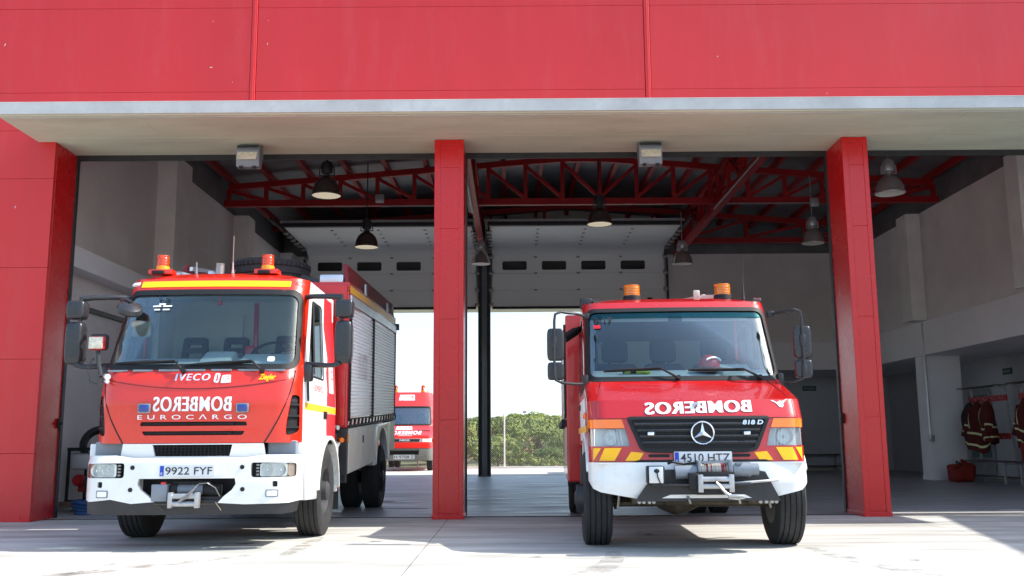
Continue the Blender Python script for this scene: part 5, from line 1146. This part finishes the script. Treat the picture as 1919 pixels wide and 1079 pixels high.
# hood details
g4 = off(RF, -.0045)
hm = lambda u, v: RF(u, v)+Vector((0, -.003, .004))
text('badge_lettering', 'BOMBEROS', 'decal', hm, -.475, 1.238, .985, .112, CR, mirror=True, bold=.006, tilt=.02, space=1.12, heavy=.07)
b = MB(); b.cyl(RF(-.0, 1.315)+Vector((0, .0, .0)), RF(0, 1.315)+Vector((0, -.012, .018)), .024, n=20); b.build('hood_badge', 'chrome', CR)
em = [(.70, 1.352), (.715, 1.356), (.755, 1.335), (.785, 1.352), (.80, 1.345), (.845, 1.362), (.86, 1.372), (.84, 1.352), (.812, 1.325), (.815, 1.305), (.80, 1.288), (.775, 1.292), (.757, 1.315), (.74, 1.333)]
b = MB(); b.panel(em, hm, th=.001, us=[.74, .78, .82], vs=[1.31, 1.34, 1.36]); b.build('bird_emblem', 'decal', CR, smooth=0)
b = MB()
for s in (1, -1): b.tube([hm(s*u, v)+Vector((0, .003, -.003)) for u, v in ((.83, 1.585), (.86, 1.5), (.885, 1.42), (.90, 1.36), (.905, 1.28), (.905, 1.205))], .0045, 6)
b.tube([RF(u, 1.198)+Vector((0, -.002, 0)) for u in frange(-.97, .97, 24)], .005, 6); b.build('hood_seam', 'darkred', CR)
# hazard stripes under the lights
g5 = off(RF, -.004)
for s in (1, -1):
    b = MB()
    for t0, t1, b0, b1 in ((.905, .955, .955, .9551), (.70, .855, .765, .905), (.50, .62, .545, .67)):
        z0, z1 = .815, .93
        q = [(s*b0, z0), (s*b1, z0), (s*t1, z1), (s*t0, z1)] if t0 < .9 else [(s*.955, .815), (s*.955, .93), (s*.885, .93)]
        if t0 < .6: q = [(s*b0, z0), (s*b1, z0), (s*.615, .895), (s*.50, .885)]
        b.panel(q if s > 0 else q[::-1], g5, th=.001, us=UR)
    b.build('hazard_stripe', 'yellow', CR, smooth=0)
b = MB()
for s in (1, -1): b.panel(rrect(*sorted((s*.27, s*.46))[:1], .845, sorted((s*.27, s*.46))[1], .872, .012), off(RF, -.006), th=.004, us=[-.35, .35])
b.panel(rquad([(-.62, .80), (.66, .80), (.60, .822), (-.55, .822)], .01), off(RF, -.006), th=.004, us=UR); b.build('air_slot', 'black', CR, smooth=0)
plate(R, '4510 HTZ', off(RF, -.04), -.235, .785, .52, .11, split=True)
# bumper, winch plate, winch
BW2 = front_fn([(.44, .06), (.5, .02), (.62, .0), (.80, .03)], [(0, 1.0), (2, 1.0)], .05, .2)
bo = [(-1.0, .63), (-.965, .565), (-.9, .535), (-.56, .475), (.60, .475), (.92, .55), (.98, .60), (1.0, .655), (1.0, .80), (-1.0, .80)]
b = MB(); b.panel(bo, BW2, [], .06, cuts(1.0, .2), [.5, .54, .58, .62, .68, .74, .78]); b.b2((-.95, .05, .785), (.95, .2, .80)); BR = b.build('bumper', 'white', R, smooth=40)
b = MB(); b.panel([(-.60, .455), (.70, .46), (.57, .715), (.40, .745), (-.36, .735), (-.42, .70)], lambda u, v: (u, -.015, v), th=.03); b.b2((-.45, -.16, .60), (.42, -.0, .615)); b.build('winch_plate', 'blacksteel', BR, smooth=0)
b = MB(); b.panel([(-.36, .485), (.44, .485), (.38, .515), (-.28, .515)], lambda u, v: (u, -.022, v), th=.008); b.build('plate_lip', 'white', BR, smooth=0)
b = MB()
for x in (-.56, -.52, -.47, -.43, .52, .57, .62, .66): b.cyl((x, -.01, .45), (x, .05, .45), .016, n=8)
for x in (-.12, .32): b.tube([(x-.012, -.03, .50), (x, -.05, .47), (x+.012, -.03, .44)], .012, 6)
b.build('bumper_bolt', 'steel', BR)
b = MB(); b.cyl((.27, -.05, .735), (.43, -.05, .735), .066, n=24); b.cyl((.43, -.05, .735), (.50, -.05, .735), .053, n=24); b.cyl((-.24, -.05, .71), (-.05, -.05, .715), .062, n=24)
b.box((-.03, -.05, .725), (.03, .15, .19), .01); b.box((.245, -.05, .735), (.04, .15, .18), .01); b.bar((-.02, -.10, .80), (.24, -.10, .81), .02); b.box((.32, -.1, .79), (.05, .03, .02))
for a in range(6): b.cyl((.35, -.05+.062*cos(a), .735+.062*sin(a)), (.36, -.05+.066*cos(a), .735+.066*sin(a)), .008, n=6)
WR_ = b.build('winch', 'wgrey', R)
b = MB(); b.cyl((-.01, -.05, .735), (.225, -.05, .735), .05, n=24)
for k in range(15): b.cyl((-.008+.0155*k, -.05, .735), (.0+.0155*k, -.05, .735), .055, n=20)
b.build('cable_drum', 'rope', WR_)
b = MB()
for x, w_ in ((.035, .012), (.075, .01), (.165, .03), (.20, .012)): b.cyl((x, -.05, .735), (x+w_, -.05, .735), .0562, n=20)
b.build('drum_marks', 'darkred', WR_)
b = MB()
for z in (.655, .595): b.cyl((-.02, -.18, z), (.22, -.18, z), .024, n=16)
for x in (-.035, .235): b.box((x, -.18, .62), (.045, .05, .155), .006)
b.build('fairlead', 'hookmetal', WR_); b = MB(); b.box((.1, -.15, .62), (.34, .02, .2), .005); b.box((-.09, -.14, .64), (.09, .06, .14), .01); b.build('fairlead_bracket', 'black', WR_)
b = MB(); b.box((-.42, -.09, .695), (.155, .14, .155), .012); CB = b.build('control_box', 'black', WR_)
b = MB(); b.box((-.42, -.165, .695), (.125, .012, .145), .008); b.build('box_cover', 'alu', CB)
b = MB(); b.ball((-.415, -.175, .73), (.026, .012, .02), 10); b.tube([(-.415, -.18, .73), (-.41, -.2, .68), (-.395, -.19, .64), (-.37, -.17, .60), (-.38, -.16, .585)], .006, 5); b.build('control_lead', 'black', CB)
b = MB(); b.tube([(-.30, -.04, .79), (-.26, -.06, .805), (-.15, -.03, .785), (-.03, -.06, .80)], .011, 6); b.tube([(.13, -.04, .815), (.06, -.08, .81), (-.0, -.06, .79)], .009, 6); b.build('winch_lead', 'black', WR_)
b = MB(); b.tube([(.10, -.2, .63), (.14, -.215, .58), (.18, -.22, .53), (.22, -.21, .52)], .011, 6); b.tube([(.12, -.2, .62), (.16, -.22, .56), (.2, -.225, .525)], .008, 6); b.tube([(.2, -.215, .515), (.28, -.22, .515), (.33, -.2, .512), (.34, -.19, .5), (.28, -.19, .49), (.2, -.2, .5)], .014, 8); b.tube([(.25, -.1, .615), (.45, -.12, .63), (.68, -.02, .64)], .012, 6); b.build('tow_hook', 'hookmetal', WR_)
# axle and underside
b = MB(); b.b2((-.42, .3, .5), (.42, 6.2, .75)); b.b2((-.9, .5, .75), (.9, 3.0, .93)); b.b2((-.8, .25, .5), (.8, .32, .82)); b.b2((-1.0, 2.2, .5), (-.6, 2.75, .9)); b.build('chassis', 'blacksteel', R, smooth=0)
b = MB(); b.cyl((-.85, .83, .42), (.85, .83, .42), .065, n=16); b.rev([(.05, -.2), (.10, -.12), (.145, 0), (.11, .14), (.06, .24)], (-.14, .83, .42), (1, 0, 0), 20)
for s in (-1, 1):
    b.cyl((s*.78, .83, .43), (s*.92, .83, .43), .13, n=16); b.box((s*.55, .62, .46), (.09, .5, .05), .01); b.box((s*.55, .55, .47), (.08, .10, .14), .015); b.box((s*.55, .85, .5), (.12, .2, .1), .01); b.cyl((s*.48, .7, .38), (s*.48, .85, .75), .035)
b.cyl((-.85, .62, .40), (.8, .60, .41), .026, n=10)
for z in range(11): b.box((-.01+.0, .60, .46), (.01, .01, .01))
for k in range(12): b.box((-.12+.022*k, .62, .47), (.012, .05, .11), .002)
b.box((.0, .66, .47), (.3, .04, .13), .005); b.build('front_axle', 'grease', R)
for s in (1, -1):
    b = MB(); b.tube([(s*.74, .60, .36), (s*.72, .52, .37), (s*.70, .52, .49), (s*.74, .60, .52)], .014, 6); b.build('brake_bracket', 'steel', R)
    wheel(R, s*.905, .83, .445, .27, s, rimcol='rim', hub=.09)
    wheel(R, s*.97, 4.9, .44, .24, s, rimcol='blacksteel'); wheel(R, s*.67, 4.9, .44, .24, -s, rimcol='blacksteel')
b = MB(); b.cyl((-1.03, .83, .44), (-1.10, .83, .44), .15, .13, n=24); b.cyl((-1.10, .83, .44), (-1.12, .83, .44), .08, .05, n=20); b.build('hub_reduction', 'blacksteel', R)
# cab interior
b = MB(); b.b2((-.93, 2.98, .95), (.93, 3.03, 2.46)); b.b2((-.95, .9, .94), (.95, 3.0, .97)); b.b2((-.9, 1.5, 2.44), (.9, 3.0, 2.455))
b.b2((-.97, 2.16, .95), (-.92, 2.28, 2.45)); b.b2((.92, 2.16, .95), (.97, 2.28, 2.45)); b.build('cab_lining', 'interior', R, smooth=0)
b = MB(); b.box((-.42, 1.52, 2.34), (.72, .03, .15), .01, (.25, 0, 0)); b.box((.44, 1.52, 2.34), (.70, .03, .15), .01, (.25, 0, 0)); b.build('sun_visor', 'lining', R)
for x in (-.42, .40):
    b = MB(); b.panel(rrect(x-.33, 1.72, x+.33, 2.2, .06), lambda u, v: (u, 2.975, v), th=.004); b.build('daylight_panel', 'lining', R, smooth=0)  # opaque pale panels suggest light seen through windows behind the seats
b = MB(); b.prism([(.93, 1.4), (.93, 1.60), (1.08, 1.665), (1.35, 1.73), (1.45, 1.70), (1.45, 1.4)], 'x', -.9, .9, bev=.02); b.prism([(1.15, 1.6), (1.2, 1.70), (1.38, 1.79), (1.46, 1.76), (1.46, 1.6)], 'x', .25, .75, bev=.02); b.build('dashboard', 'dash', R)
seat_(R, -.60, 1.75, 1.05, .5); seat_(R, -.05, 1.78, 1.05, .46); seat_(R, .52, 1.75, 1.05, .5)
steering(R, .50, 1.42, 1.70, .24)
wiper(R, (-.80, 1.70), (-.22, 1.715), (-.06, 1.615), RF, .02); wiper(R, (.05, 1.70), (.62, 1.70), (.76, 1.615), RF, .02)
gw = off(RF, -.001)
text('windshield_lettering', 'B-17', 'ink', off(RF, -.007), -.875, 2.235, .20, .062, CR, bold=.02)
b = MB(); b.panel([(-.875, 2.17), (-.805, 2.17), (-.805, 2.21), (-.875, 2.21)], gw, th=.001); b.build('windshield_sticker', 'decalred', CR, smooth=0)
b = MB(); b.panel(rrect(.885, 1.66, .905, 1.685, .008), gw, th=.001); b.build('windshield_sticker', 'decal', CR, smooth=0)
# roof kit
beacon(R, -.42, 1.76, 2.525, .088, .115, 'black', True); beacon(R, .58, 1.76, 2.525, .088, .115, 'black', True)
b = MB(); b.rev([(.022, 0), (.016, .03), (.010, .10), (.006, .16), (.003, .17), (.002, .52)], (.80, 1.72, 2.525), (.02, 0, 1), 8); b.build('antenna', 'blacksteel', R)
b = MB(); b.bar((.10, 2.6, 2.60), (.42, 2.0, 2.60), .03, .06); b.box((.33, 2.0, 2.62), (.07, .06, .11), .01); b.bar((.3, 2.0, 2.60), (.55, 2.0, 2.60), .04); b.build('roof_ladder', 'locker', R)
b = MB(); b.box((-.93, 1.75, 2.50), (.14, .12, .12), .02); b.cyl((-.86, 1.70, 2.50), (-.78, 1.70, 2.50), .03); b.build('horn', 'blacksteel', R)
b = MB(); b.box((.90, 1.5, 2.49), (.08, .06, .04), .012); b.build('marker_lamp', 'lens', R)
# rear body
b = MB(); b.b2((-1.14, 3.15, .5), (1.14, 6.5, 2.56), .02); b.build('body', 'bodyred', R, smooth=0)
for s in (-1, 1):
    b = MB(); b.b2((s*1.14, 3.4, 1.3), (s*1.152, 6.4, 2.45))
    for k in range(24): b.b2((s*1.152, 3.4, 1.3+.048*k), (s*1.158, 6.4, 1.3+.048*k+.036), .002)
    b.build('roller_shutter', 'shutter', R, smooth=0)
    b = MB(); b.b2((s*1.14, 3.2, 1.18), (s*1.2, 6.45, 1.26)); b.b2((s*1.14, 3.33, 1.28), (s*1.165, 3.4, 2.46)); b.build('folding_step', 'black', R, smooth=0)
    b = MB(); b.b2((s*1.14, 3.2, .7), (s*1.15, 4.3, 1.16)); b.build('locker_door', 'locker', R, smooth=0)
b = MB(); b.cyl((-1.05, 2.0, 2.22), (-1.2, 1.7, 2.10), .05, n=14); b.cyl((-1.0, 2.1, 2.26), (-1.05, 2.0, 2.22), .035); b.build('spotlight', 'black', R)
# things lying on the dashboards
a = radians(-2.1)
def onR(x, y, z): return (1.69+x*cos(a)-y*sin(a), 8.80+x*sin(a)+y*cos(a), z)
t = thing('helmet', 'red firefighter helmet with a pale stripe on the dashboard of the crimson engine', 'helmet', onR(.30, 1.14, 1.70), radians(15))
def hf(u, v):
    p = v*pi*.62; a_ = 2*pi*u; return (.105*sin(p)*cos(a_), .125*sin(p)*sin(a_), .115*cos(p)+.055)
b = MB(); b.grid(28, 14, hf, wu=True); b.build('shell', 'helmet', t, smooth=80)
b = MB(); b.tube([(.112*cos(q), .132*sin(q), .03+.012*sin(q)) for q in frange(0, 2*pi, 30)[:-1]], .012, 8, closed=True); b.build('rim', 'black', t)
b = MB(); b.tube([(.088*sin(q), -.098-.012*cos(q), .075+.055*cos(q)) for q in frange(-1.2, 1.2, 12)], [.004]+[.011]*11+[.004], 8); b.build('stripe', 'decal', t)
t = thing('torch', 'yellow torch lying on the dashboard of the crimson engine', 'torch', onR(-.46, 1.10, 1.70), radians(4))
b = MB(); b.cyl((-.12, 0, 0), (.08, 0, 0), .022, n=14); b.cyl((.08, 0, 0), (.10, 0, 0), .022, .032, 14); b.cyl((.10, 0, 0), (.14, 0, 0), .034, n=14); b.build('barrel', 'turnyellow', t)
b = MB(); b.cyl((-.06, 0, 0), (.0, 0, 0), .0235, n=14); b.cyl((-.135, 0, 0), (-.12, 0, 0), .023, n=14); b.build('grip', 'black', t)
# ------------------------------------------------------------------ van behind the station
V = thing('fire_van', 'red high roofed fire van parked in the sunlit rear yard', 'van', (-3.72, 33.3, 0), radians(1.5))
WV = [(.5, 1.0), (1.4, 1.0), (1.55, .97), (2.25, .90), (2.75, .82)]
TV = [(.5, .05), (.78, .02), (.95, .06), (1.05, .10), (1.2, .16), (1.55, .85), (2.25, 1.45), (2.5, 1.72), (2.78, 1.98)]
VF = front_fn(TV, WV, .10, .22); vw = lambda z: lerp_tab(WV, z); UV = cuts(.95, .2)
ws = rquad([(-.86, 1.58), (.86, 1.58), (.80, 2.24), (-.80, 2.24)], .08, 4)
b = MB(); b.panel([(-1.0, .78), (1.0, .78), (1.0, 1.4), (.97, 1.55), (.90, 2.25), (.82, 2.78), (-.82, 2.78), (-.90, 2.25), (-.97, 1.55), (-1.0, 1.4)], VF, [ws], .03, UV, [.95, 1.05, 1.12, 1.2, 1.3, 1.4, 1.55, 1.7, 1.9, 2.1, 2.25, 2.4, 2.5, 2.65])
b.grid(17, 8, lambda u, v: ((2*u-1)*.82, VF((2*u-1)*.82, 2.78).y*(1-v)+5.6*v, 2.78+.06*(1-abs(2*u-1)**3)*min(1, v*5)))
VC_ = b.build('cab', 'vanred', V, smooth=36)
b = MB(); b.panel(ws, off(VF, .01), th=.005, us=UV, vs=[1.8, 2.0]); b.build('windshield', 'glass', VC_, smooth=60)
b = MB(); b.panel(rquad([(-.89, 1.56), (.89, 1.56), (.82, 2.265), (-.82, 2.265)], .09, 4), off(VF, -.006), [rquad([(-.83, 1.62), (.83, 1.62), (.77, 2.21), (-.77, 2.21)], .07, 4)], .01, UV, [1.8, 2.0]); b.build('windshield_seal', 'black', VC_, smooth=40)
for s in (1, -1):
    zz = [.78, .95, 1.05, 1.2, 1.4, 1.55, 1.9, 2.25, 2.5, 2.78]
    out = [(VF(vw(z), z).y, z) for z in zz]+[(5.6, 2.78), (5.6, .45), (1.5, .45)]+[(.95+.42*cos(t), .36+.42*sin(t)) for t in frange(radians(10), radians(150), 8)]
    win = rquad([(1.5, 1.5), (2.2, 1.5), (2.2, 2.15), (1.85, 2.15)], .05)
    b = MB(); b.panel(out[::-1], lambda u, v: (s*vw(v), u, v), [win], .03, [], zz, back=(-s, 0, 0)); b.panel(win, lambda u, v: (s*(vw(v)-.02), u, v), th=.004, mi=1, back=(-s, 0, 0)); b.build('side_panel', ['vanred', 'darkpane'], V, smooth=30)
    b = MB(); b.box((s*1.12, 1.25, 1.75), (.16, .1, .34), .04); b.bar((s*.95, 1.35, 1.62), (s*1.08, 1.28, 1.65), .04); b.build('mirror', 'black', V)
    wheel(V, s*.83, .95, .35, .2, s, rimcol='steel', hub=.06); wheel(V, s*.85, 4.3, .35, .19, s, rimcol='steel', hub=.06); wheel(V, s*.62, 4.3, .35, .19, -s, rimcol='steel', hub=.06)
    hl = MB(); hl.panel(rquad([(s*.60, .985), (s*.93, .985), (s*.93, 1.10), (s*.60, 1.10)] if s > 0 else [(-.93, .985), (-.60, .985), (-.60, 1.10), (-.93, 1.10)], .02), off(VF, -.004), th=.02, us=UV); h_ = hl.build('headlight', 'silver', V)
    b = MB(); b.box(VF(s*.955, 1.04)+Vector((0, -.01, 0)), (.05, .1, .12), .01); b.build('indicator', 'orangelens', V)
b = MB(); b.b2((-.95, 5.58, .45), (.95, 5.64, 2.8)); b.b2((-.9, 2.4, .5), (.9, 2.45, 2.7)); b.b2((-.9, .5, .45), (.9, 5.5, .6)); b.build('body', 'vanred', V, smooth=0)
b = MB(); b.box((0, 1.15, 1.5), (1.7, .5, .12), .04); b.build('dashboard', 'dash', V)
seat_(V, -.45, 1.6, .9); seat_(V, .45, 1.6, .9)
b = MB(); b.panel([(-.98, .70), (.98, .70), (.98, .80), (-.98, .80)], off(VF, -.0), th=.02, us=UV)
b.panel(rquad([(-1.0, .36), (1.0, .36), (1.0, .76), (-1.0, .76)], .04), front_fn([(.3, .02), (.5, -.04), (.8, -.04)], [(0, 1.0), (2, 1.0)], .10, .25), [rrect(-.5, .56, .5, .74, .02)], .06, UV, [.5, .6, .7]); BV = b.build('bumper', 'vangrey', V, smooth=40)
b = MB(); b.box((0, .06, .65), (1.02, .02, .2)); b.build('air_intake', 'black', BV)
plate(V, 'H·9708·Z', lambda u, v: Vector((u, -.07, v)), -.36, .41, .72, .15)
b = MB(); b.panel([(-.60, .985), (.58, .985), (.58, 1.105), (-.60, 1.105)], off(VF, -.006), th=.02, us=UV); gv = b.build('grille', 'galv', V, smooth=40)
b = MB(); b.panel(rquad([(-.52, 1.0), (.5, 1.0), (.52, 1.09), (-.54, 1.09)], .01), off(VF, -.012), th=.01, us=UV); b.build('grille_inset', 'black', gv, smooth=40)
text('badge_lettering', 'IVECO', 'decal', off(VF, -.015), -.17, 1.02, .34, .055, gv, bold=.02)
hv = lambda u, v: VF(u, v)+Vector((0, -.008, .008))
text('badge_lettering', 'BOMBEROS', 'decal', hv, -.56, 1.235, 1.12, .125, VC_, mirror=True, bold=.006, shear=-.2, space=1.15, heavy=.04)
b = MB()
for x0 in frange(-.22, .2, 8): b.panel([(x0, 1.185), (x0+.035, 1.185), (x0+.035, 1.205), (x0, 1.205)], hv, th=.001)
b.build('small_lettering', 'decal', VC_, smooth=0)
b = MB()
for s in (1, -1): b.panel([(s*.42, 1.36), (s*.85, 1.36), (s*.85, 1.385), (s*.42, 1.385)] if s > 0 else [(-.85, 1.36), (-.42, 1.36), (-.42, 1.385), (-.85, 1.385)], hv, th=.002, us=UV)
b.build('hood_vent', 'black', VC_, smooth=0)
for z0, z1 in ((2.47, 2.68), (1.40, 1.52)):
    b = MB(); b.panel([(-.36, z0), (-.24, z0), (-.24, z1), (-.33, z1)], hv, th=.002, vs=[2.5, 2.65]); b.panel([(-.22, z0), (.22, z0), (.20, z1), (-.22, z1)], hv, th=.002, vs=[2.5, 2.65]); st = b.build('sticker', 'decal', VC_, smooth=0)
    text('sticker_number', '112', 'decalred', lambda u, v: hv(u, v)+Vector((0, -.004, .003)), -.12, z0+(z1-z0)*.45, .28, (z1-z0)*.4, st, bold=.02)
for x in (-.52, .48): beacon(V, x, 2.25, 2.80, .075, .2)
b = MB(); b.rev([(.02, 0), (.008, .05), (.004, .45)], (.66, 2.2, 2.8), (0, 0, 1), 6); b.build('antenna', 'black', V)
for k, o in enumerate(protos):
    if not used[k]:
        for ch in list(o.children): bpy.data.objects.remove(ch)
        bpy.data.objects.remove(o)
